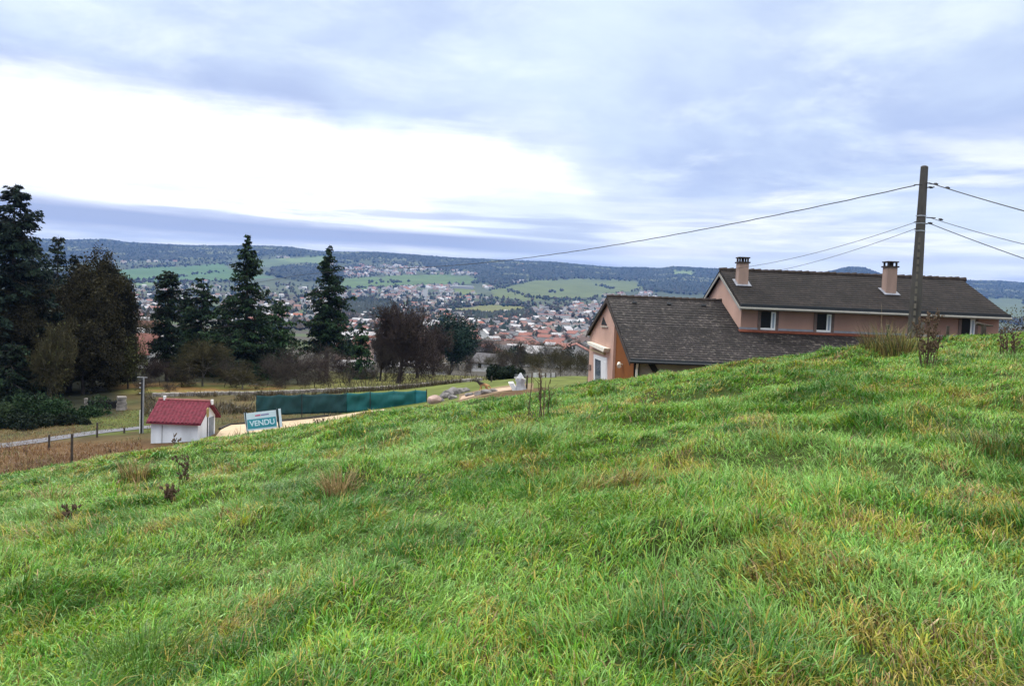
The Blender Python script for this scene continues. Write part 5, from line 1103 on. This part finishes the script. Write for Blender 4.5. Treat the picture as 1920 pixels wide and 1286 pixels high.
# ------------------------------------------------------------------ the town in the valley
M_walls = {k: mat(k, c, rough=0.85, var=0.10, scale=0.6) for k, c in (('white_walls', (0.52, 0.51, 0.50)), ('cream_walls', (0.52, 0.45, 0.36)), ('pinkish_walls', (0.46, 0.33, 0.28)), ('grey_walls', (0.30, 0.30, 0.32)))}
M_roofs = {k: mat(k, c, rough=0.9, var=0.3, scale=1.2) for k, c in (('orange_red_roof', (0.205, 0.085, 0.064)), ('faded_red_roof', (0.185, 0.085, 0.07)), ('brown_roof', (0.09, 0.06, 0.05)), ('grey_roof', (0.085, 0.08, 0.085)), ('pale_roof', (0.34, 0.33, 0.34)))}
def house_meshes(w, d, h, rh, hip=0.0):
    a, b = w / 2, d / 2
    wm = MB(); wm.prism([(-a, -b, -3), (-a, b, -3), (-a, b, h), (-a, 0, h + rh * (1 - 0.02)) if not hip else (-a, 0, h), (-a, -b, h)], (w, 0, 0))
    ov = 0.4; sl = rh / b; rm = MB(); x0, x1 = -a - ov, a + ov; hx = hip * w / 2
    for s_ in (-1, 1):
        rm.prism([(x0, s_ * (b + ov), h - ov * sl + 0.05), (x1, s_ * (b + ov), h - ov * sl + 0.05), (x1 - hx, 0, h + rh + 0.05), (x0 + hx, 0, h + rh + 0.05)], (0, 0, 0.16))
    if hip:
        for s_ in (-1, 1): rm.prism([(s_ * (a + ov), -(b + ov), h - ov * sl + 0.04), (s_ * (a + ov), (b + ov), h - ov * sl + 0.04), (s_ * (a + ov - hx), 0, h + rh + 0.04)], (0, 0, 0.15))
    return wm, rm
M_walls['white_gable'] = M_walls['white_walls']; M_roofs['white_walls'] = M_walls['white_walls']
_hc = {}
def town_house(P, w, d, h, rh, rz, wall, roof, label, cat='house', group=None, name='town_house', hip=0.0, windows=0, chimney=False):
    key = (w, d, h, rh, hip, wall, roof)
    o = empty(name, tuple(P), rz); tag(o, label, cat, group)
    if key not in _hc:
        wm, rm = house_meshes(w, d, h, rh, hip); a = wm.build('wall', M_walls[wall], o); b = rm.build('roof', M_roofs[roof], o); _hc[key] = (a.data, b.data)
        ro = b
    else:
        link('wall', _hc[key][0], None, o); ro = link('roof', _hc[key][1], None, o)
    if chimney: MB().box(w * 0.2, w * 0.2 + 0.7, -0.35, 0.35, h + rh * 0.4, h + rh + 1.0).build('chimney', M_walls['pinkish_walls'], ro)
    for k in range(windows):
        x = -w / 2 + w * (k % max(1, windows // 2) + 0.7) / (max(1, windows // 2) + 0.4); z = 0.9 + (k // max(1, windows // 2)) * 2.6
        if z + 1.2 < h: MB().box(x - 0.45, x + 0.45, -d / 2 - 0.03, -d / 2 - 0.004, z, z + 1.25).build('window', M_dark, o)
    return o
def th(px, py, wpx, h, rh, rz, wall, roof, label, **k):
    P = hit(px, py, 105); 
    if P is None: return
    s = P[1] / FPX; w = wpx * s; sc_ = 0.68 if py > 650 else 1.0; h *= sc_; rh *= sc_; d = k.pop('d', min(w * 0.75, 11)); return town_house(P, round(w, 2), round(d, 2), h, rh, rz, wall, roof, label, **k)
named = [
 (905, 662, 52, 5.0, 3.6, 0.25, 'pinkish_walls', 'grey_roof', 'house with a big dark grey roof and pinkish gables in the near town', dict(hip=0.35, windows=6, chimney=True)),
 (922, 697, 62, 3.2, 2.6, -0.5, 'white_walls', 'grey_roof', 'white gabled house with a wide grey roof just above the dog', dict(windows=4)),
 (872, 676, 36, 3.6, 2.2, 0.1, 'white_walls', 'orange_red_roof', 'low house with a red roof left of the big grey roofed one', dict(windows=4)),
 (838, 680, 30, 4.2, 2.2, 0.8, 'cream_walls', 'orange_red_roof', 'cream house with an orange red roof above the boulder', dict(windows=4, chimney=True)),
 (790, 668, 40, 4.6, 2.4, 0.35, 'cream_walls', 'orange_red_roof', 'cream house with the brightest red roof beside the bare brown tree', dict(windows=6, chimney=True)),
 (762, 680, 40, 3.4, 1.6, -0.2, 'grey_walls', 'pale_roof', 'pale grey roofed building right of the dark trunk', dict(windows=4)),
 (812, 686, 34, 3.6, 1.7, 0.15, 'white_walls', 'brown_roof', 'white house with a brown roof below the bright red one', dict(windows=4)),
 (906, 645, 11, 8.5, 3.0, 1.2, 'white_walls', 'white_walls', 'narrow tall white gable behind the big grey roof', dict(d=7.0)),
 (884, 640, 42, 5.0, 2.2, -0.1, 'white_walls', 'faded_red_roof', 'long white house with a faded red roof behind the tall white gable', dict(windows=6)),
 (868, 622, 34, 6.0, 2.0, 0.2, 'pinkish_walls', 'faded_red_roof', 'pinkish house with a faded red roof beside the rounded evergreen', dict(windows=6)),
 (270, 690, 54, 3.6, 3.0, -0.25, 'white_walls', 'faded_red_roof', 'white house with a large faded red roof in the gap between the trees', dict(windows=6)),
 (266, 660, 40, 6.5, 1.6, 0.0, 'white_walls', 'brown_roof', 'tall white block behind the large faded red roof', dict(windows=8)),
 (272, 638, 44, 4.0, 2.4, 0.15, 'cream_walls', 'faded_red_roof', 'cream house with a red roof higher up in the gap between the trees', dict(windows=6)),
 (266, 612, 30, 7.0, 1.5, 0.1, 'white_walls', 'pale_roof', 'white flat roofed block at the top of the gap between the trees', dict(windows=6)),
 (343, 682, 20, 8.0, 1.5, 0.1, 'white_walls', 'grey_roof', 'narrow white building glimpsed right of the slender column conifer', dict(windows=6)),
 (1020, 676, 52, 3.4, 2.2, 0.05, 'cream_walls', 'orange_red_roof', 'long orange roofed house behind the thin trees', dict(windows=6, chimney=True)),
 (1078, 680, 48, 3.4, 2.2, -0.1, 'cream_walls', 'faded_red_roof', 'long red roofed house nearest the gable of the pink house', dict(windows=6)),
 (975, 668, 34, 3.8, 2.0, 0.4, 'white_walls', 'brown_roof', 'white house with a brown roof between the grey and orange roofs', dict(windows=4)),
 (1030, 655, 40, 4.0, 1.2, 0.0, 'white_walls', 'pale_roof', 'long pale building behind the orange roofed house', dict(windows=4)),
 (690, 594, 44, 7.0, 1.0, 0.1, 'white_walls', 'pale_roof', 'long white hall beyond the bare brown tree', dict(d=14)),
 (797, 560, 9, 24.0, 0.6, 0.1, 'white_walls', 'pale_roof', 'white tower block in the middle distance of the town', dict(d=14, cat='tower block')),
 (868, 541, 40, 8.0, 1.5, 0.1, 'grey_walls', 'pale_roof', 'long dark hall with a pale roof at the edge of the green slope', dict(d=24, cat='hall')),
 (1040, 598, 60, 7.0, 1.0, 0.0, 'white_walls', 'faded_red_roof', 'very long pale building left of the lower wing of the pink house', dict(d=14)),
 (1075, 607, 40, 6.0, 1.0, 0.1, 'white_walls', 'pale_roof', 'pale flat building next to the very long one', dict(d=14)),
]
occ = []
for px, py, wpx, h, rh, rz, wl, rf_, lb, kw in named:
    o = th(px, py, wpx, h, rh, rz, wl, rf_, lb, **kw)
    if o is not None: occ.append((o.location.x, o.location.y, 0.6 * wpx / FPX * o.location.y))
for k, (a, b, Y, c) in enumerate(((640, 694, 112, 'grey_walls'), (734, 832, 116, 'white_walls'))):
    A = g(a, Y); B = g(b, Y); w = B[0] - A[0]; o = town_house((A + B) / 2, round(w, 2), 5.0, 1.0 + 0.15 * k, 0.5, 0.0, c, 'pale_roof', ('long low grey outbuilding behind the small pointed conifer', 'long low white outbuilding behind the dark trunked brown tree')[k], 'outbuilding', None, 'outbuilding', windows=4)
zones = [([(640, 606), (1100, 600), (1100, 690), (640, 676)], 300, 0), ([(245, 570), (300, 570), (300, 690), (245, 690)], 40, 0), ([(620, 545), (860, 540), (1000, 592), (1000, 606), (640, 606)], 330, 1),
         ([(990, 580), (1110, 565), (1230, 553), (1240, 562), (1110, 612), (990, 606)], 200, 1), ([(640, 497), (900, 500), (900, 516), (640, 520)], 230, 2), ([(900, 494), (1110, 502), (1090, 521), (905, 515)], 120, 2),
         ([(520, 482), (640, 488), (640, 498), (530, 497)], 60, 2), ([(200, 484), (420, 480), (420, 490), (200, 494)], 40, 2), ([(420, 540), (640, 540), (640, 610), (420, 610)], 130, 1), ([(1110, 500), (1330, 503), (1330, 512), (1120, 515)], 22, 2),
         ([(905, 522), (990, 526), (985, 540), (910, 548)], 26, 2), ([(1130, 551), (1240, 548), (1240, 556), (1130, 556)], 40, 1), ([(245, 520), (420, 520), (420, 570), (245, 570)], 50, 1), ([(690, 541), (860, 534), (850, 545), (690, 550)], 60, 1)]
cand = []; r = np.random.default_rng(404)
grid_ = {}
for poly, n, zk in zones:
    xs = [p[0] for p in poly]; ys = [p[1] for p in poly]; got = 0; tries = 0
    while got < n and tries < n * 7:
        tries += 1; px = r.uniform(min(xs), max(xs)); py = r.uniform(min(ys), max(ys))
        if not inpoly(np.array([px]), np.array([py]), poly)[0]: continue
        if any(inpoly(np.array([px]), np.array([py]), p)[0] for p, _ in FIELDS): continue
        if zk and vnoise(px / 22.0, py / 5.0, 61) < 0.36: continue
        P = hit(px, py, 150)
        if P is None: continue
        if any((P[0] - q[0]) ** 2 + (P[1] - q[1]) ** 2 < (q[2] + 9) ** 2 for q in occ[:26]): continue
        c = (int(P[0] // 15), int(P[1] // 15)); 
        if any((P[0] - q[0]) ** 2 + (P[1] - q[1]) ** 2 < 15 ** 2 for i in (-1, 0, 1) for j in (-1, 0, 1) for q in grid_.get((c[0] + i, c[1] + j), ())): continue
        grid_.setdefault(c, []).append(P); cand.append((P[1], P, zk)); got += 1
cand.sort(key=lambda c: c[0])
sizes = [(9.5, 8.0, 4.2, 2.2), (12.0, 8.5, 4.6, 2.3), (8.5, 8.0, 5.4, 2.0), (14.5, 9.0, 4.0, 2.3), (11.0, 9.0, 6.2, 2.2)]
wn = {'white_walls': 'white', 'cream_walls': 'cream', 'pinkish_walls': 'pinkish', 'grey_walls': 'grey'}; rn = {'orange_red_roof': 'an orange red', 'faded_red_roof': 'a faded red', 'brown_roof': 'a brown', 'grey_roof': 'a grey', 'pale_roof': 'a pale'}
NEAR_N = 262
farV, farQ, farT, farC = [], [], [], []; vo = 0
for i, (Y, P, zk) in enumerate(cand):
    w, d, h, rh = sizes[r.integers(0, 5)]; rz = r.choice([0.1, 0.5, -0.35, 1.2, 1.6, -0.8]) + r.normal(0, 0.12)
    wl = r.choice(['white_walls', 'cream_walls', 'pinkish_walls', 'grey_walls'], p=[0.52, 0.26, 0.12, 0.10]); rf_ = r.choice(['orange_red_roof', 'faded_red_roof', 'brown_roof', 'grey_roof', 'pale_roof'], p=[0.24, 0.26, 0.18, 0.16, 0.16] if Y < 900 else [0.06, 0.18, 0.24, 0.24, 0.28])
    if i < NEAR_N:
        reg = 'the gap between the trees' if proj(P)[0] < 320 else ('the near half of the town' if Y < 700 else 'the far half of the town')
        lb = 'small ' + wn[wl] + ' house with ' + rn[rf_] + ' roof in ' + reg
        town_house(P, w, d, h, rh, rz, wl, rf_, lb, 'house', lb.replace('small', 'small', 1) + 's' if False else wn[wl] + ' houses with ' + rn[rf_].split(' ', 1)[1] + ' roofs in ' + reg)
    else:
        k = 1.25 if Y > 2600 else 1.0; a, b, hh, rr = w / 2 * k, d / 2 * k, h * k, rh * k; ca, sa = math.cos(rz), math.sin(rz)
        pts = [(-a, -b, -3), (a, -b, -3), (a, b, -3), (-a, b, -3), (-a, -b, hh), (a, -b, hh), (a, b, hh), (-a, b, hh), (-a, 0, hh + rr), (a, 0, hh + rr)]
        rp = [(-a - .4, -b - .4, hh - .1), (a + .4, -b - .4, hh - .1), (a + .4, 0, hh + rr + .15), (-a - .4, 0, hh + rr + .15), (a + .4, b + .4, hh - .1), (-a - .4, b + .4, hh - .1)]
        for p in pts + rp: farV.append((P[0] + ca * p[0] - sa * p[1], P[1] + sa * p[0] + ca * p[1], P[2] + p[2]))
        farQ += [(vo, vo + 1, vo + 5, vo + 4), (vo + 1, vo + 2, vo + 6, vo + 5), (vo + 2, vo + 3, vo + 7, vo + 6), (vo + 3, vo, vo + 4, vo + 7), (vo + 10, vo + 11, vo + 12, vo + 13), (vo + 13, vo + 12, vo + 14, vo + 15)]
        farT += [(vo + 4, vo + 8, vo + 7), (vo + 5, vo + 6, vo + 9)]
        wc = {'white_walls': (0.52, 0.51, 0.50), 'cream_walls': (0.52, 0.45, 0.36), 'pinkish_walls': (0.46, 0.33, 0.28), 'grey_walls': (0.30, 0.30, 0.32)}[wl]; rc = {'orange_red_roof': (0.26, 0.09, 0.05), 'faded_red_roof': (0.22, 0.11, 0.085), 'brown_roof': (0.12, 0.085, 0.07), 'grey_roof': (0.13, 0.125, 0.13), 'pale_roof': (0.38, 0.37, 0.38)}[rf_]
        farC += [wc] * 10 + [rc] * 6; vo += 16
M_far = mat('far_houses_surface', (1, 1, 1), rough=0.85, var=0.05, attr=True)
o = link('far_houses', fastmesh('far_houses', farV, [np.array(farQ), np.array(farT)], np.array(farC)), M_far); tag(o, 'countless tiny pale houses of the far hamlets on the opposite slope', 'houses', kind='stuff')

# trees of the town: the nearest one by one, the rest as masses
town_bush = [bush_mesh(2.6, 5.5, 300 + i, n=900, colr=c, leaf=0.55, lobes=10) for i, c in enumerate(((0.016, 0.030, 0.018), (0.03, 0.036, 0.018), (0.040, 0.032, 0.024)))]
def blob_mass(name, pts, hts, wds_, cols, label, cat, seed):
    r = np.random.default_rng(seed); n = len(pts); bv = np.array([[0, 0, 1.0], [1, 0, .42], [.31, .95, .5], [-.81, .59, .38], [-.81, -.59, .5], [.31, -.95, .42], [0, 0, -.15]])
    bf = np.array([[0, 1, 2], [0, 2, 3], [0, 3, 4], [0, 4, 5], [0, 5, 1], [6, 2, 1], [6, 3, 2], [6, 4, 3], [6, 5, 4], [6, 1, 5]])
    V = np.repeat(bv[None], n, 0) * r.uniform(0.72, 1.25, (n, 7, 3)); V[:, :, :2] *= (wds_ / 2)[:, None, None]; V[:, :, 2] *= hts[:, None]
    an = r.uniform(0, 6.28, n); ca, sa = np.cos(an)[:, None], np.sin(an)[:, None]; x = V[:, :, 0] * ca - V[:, :, 1] * sa; y = V[:, :, 0] * sa + V[:, :, 1] * ca; V[:, :, 0], V[:, :, 1] = x, y
    V += pts[:, None]; F = (np.arange(n) * 7)[:, None, None] + bf[None]
    o = link(name, fastmesh(name, V.reshape(-1, 3), [F.reshape(-1, 3)], np.repeat(cols, 7, 0)), M_leaf); tag(o, label, cat, kind='stuff'); return o
def zone_pts(poly, n, r, y0=120, fields=True):
    xs = [p[0] for p in poly]; ys = [p[1] for p in poly]; out = []; t = 0
    while len(out) < n and t < 8 * n:
        t += 1; px = r.uniform(min(xs), max(xs)); py = r.uniform(min(ys), max(ys))
        if not inpoly(np.array([px]), np.array([py]), poly)[0] or (fields and any(inpoly(np.array([px]), np.array([py]), p)[0] for p, _ in FIELDS)): continue
        P = hit(px, py, y0)
        if P is None: continue
        c = (int(P[0] // 15), int(P[1] // 15))
        if P[1] < 1500 and any((P[0] - q[0]) ** 2 + (P[1] - q[1]) ** 2 < 6.5 ** 2 for i in (-1, 0, 1) for j in (-1, 0, 1) for q in grid_.get((c[0] + i, c[1] + j), ())): continue
        if any((P[0] - q[0]) ** 2 + (P[1] - q[1]) ** 2 < (q[2] + 1) ** 2 for q in occ): continue
        out.append(P)
    return out
r = np.random.default_rng(505); tp = zone_pts([(640, 602), (1100, 598), (1100, 690), (640, 690)], 190, r) + zone_pts([(820, 645), (1100, 640), (1100, 695), (820, 695)], 75, r) + zone_pts([(245, 575), (300, 575), (300, 690), (245, 690)], 22, r); tp.sort(key=lambda p: p[1])
for i, P in enumerate(tp):
    k = r.random(); reg = 'the gap between the trees' if proj(P)[0] < 320 else ('the near half of the town' if P[1] < 500 else 'the far half of the town'); s_ = r.uniform(0.75, 1.35)
    if k < 0.55: place(protos2[i % 4], 'town_tree', P, (s_ * 1.25, s_ * 1.25, s_), r.uniform(0, 6), 'leafless tree standing among the houses in ' + reg, 'bare tree', 'leafless trees in ' + reg, BM)
    elif k < 0.85: place(town_bush[0], 'town_evergreen', P, (s_ * 0.9, s_ * 0.9, s_ * 1.1), r.uniform(0, 6), 'dark evergreen tree standing among the houses in ' + reg, 'evergreen tree', 'evergreen trees in ' + reg, (M_bark, M_leaf), ('trunk', 'crown'))
    else: place(town_bush[1 + i % 2], 'town_shrub', P, s_ * 0.8, r.uniform(0, 6), 'brownish round shrub tree among the houses in ' + reg, 'shrub', 'round shrub trees in ' + reg, (M_bark, M_leaf), ('trunk', 'crown'))
TC = np.array([[0.016, 0.030, 0.020], [0.026, 0.036, 0.020], [0.045, 0.038, 0.030], [0.036, 0.034, 0.026], [0.060, 0.050, 0.040]])
mass = []
for poly, n in (([(640, 575), (1000, 570), (1240, 550), (1110, 620), (1000, 640), (640, 640)], 900), ([(620, 540), (1000, 560), (1000, 606), (620, 606)], 900), ([(640, 495), (1110, 500), (1100, 525), (640, 525)], 900), ([(420, 530), (640, 530), (640, 620), (420, 620)], 500),
                ([(200, 480), (640, 478), (640, 500), (200, 500)], 400), ([(240, 520), (420, 520), (420, 600), (240, 600)], 300), ([(870, 590), (1000, 586), (1000, 602), (870, 606)], 250), ([(640, 570), (740, 565), (740, 604), (640, 606)], 350), ([(1700, 555), (1918, 560), (1918, 612), (1860, 600)], 250)):
    mass += zone_pts(poly, n, r, 500)
mass = np.array(mass); n = len(mass); blob_mass('town_trees', mass, r.uniform(5, 11, n), r.uniform(5, 12, n), TC[r.integers(0, 5, n)] * r.uniform(0.7, 1.3, (n, 1)), 'bare and evergreen trees massed between the far houses', 'trees', 1)
# hedgerows and field trees
hp = []
for (pts, n) in (([(930, 536), (1000, 560), (1090, 563), (1215, 541)], 120), ([(925, 543), (990, 526), (1080, 521), (1185, 526)], 110), ([(640, 541), (760, 540), (870, 533)], 90), ([(1120, 535), (1150, 541)], 26), ([(850, 577), (920, 570), (985, 575)], 70), ([(850, 590), (920, 594), (990, 588)], 110), ([(240, 530), (420, 508)], 60), ([(240, 503), (430, 494)], 80), ([(250, 530), (450, 528)], 90), ([(1030, 548), (1060, 545)], 14), ([(690, 531), (760, 528)], 30)):
    for _ in range(n):
        t = r.random() * (len(pts) - 1); i = min(int(t), len(pts) - 2); f = t - i; P = hit(pts[i][0] * (1 - f) + pts[i + 1][0] * f + r.normal(0, 4), pts[i][1] * (1 - f) + pts[i + 1][1] * f + r.normal(0, 1.2), 900)
        if P is not None: hp.append(P)
hp = np.array(hp); n = len(hp); blob_mass('hedgerow_trees', hp, r.uniform(5, 12, n), r.uniform(7, 15, n), TC[r.integers(0, 4, n)] * r.uniform(0.7, 1.2, (n, 1)), 'dark hedgerow trees between the far green fields', 'hedgerow', 2)
wi = np.nonzero(gw & (gy > 1500) & (gy < 5600) & (np.abs(gx / gy) < 0.72))[0]; wi = r.choice(wi, min(48000, len(wi)), replace=False); WP = np.stack([gx[wi] + r.normal(0, 5, len(wi)), gy[wi] + r.normal(0, 8, len(wi)), gz[wi]], 1); n = len(WP)
WC = np.array([[0.012, 0.020, 0.016], [0.018, 0.028, 0.019], [0.030, 0.030, 0.024], [0.014, 0.022, 0.018]])
blob_mass('distant_woods', WP, r.uniform(8, 15, n), r.uniform(14, 26, n), WC[r.integers(0, 4, n)] * r.uniform(0.8, 1.2, (n, 1)), 'dark blue green woods covering the far ridge', 'woods', 3)

# ------------------------------------------------------------------ haze over the valley
hz = MB().box(-12500, 12500, -60, 10500, float(gz.min()) - 1.5, 335).build('haze', None); hz.data.materials.clear()
mh = bpy.data.materials.new('haze_air'); mh.use_nodes = True; t = mh.node_tree; t.nodes.clear(); pv = t.nodes.new('ShaderNodeVolumePrincipled'); ou = t.nodes.new('ShaderNodeOutputMaterial'); t.links.new(pv.outputs[0], ou.inputs['Volume'])
pv.inputs['Color'].default_value = (0.19, 0.38, 0.88, 1); pv.inputs['Density'].default_value = 0.000075; pv.inputs['Anisotropy'].default_value = 0.0
hz.data.materials.append(mh); tag(hz, 'bluish valley haze', 'haze', kind='stuff')
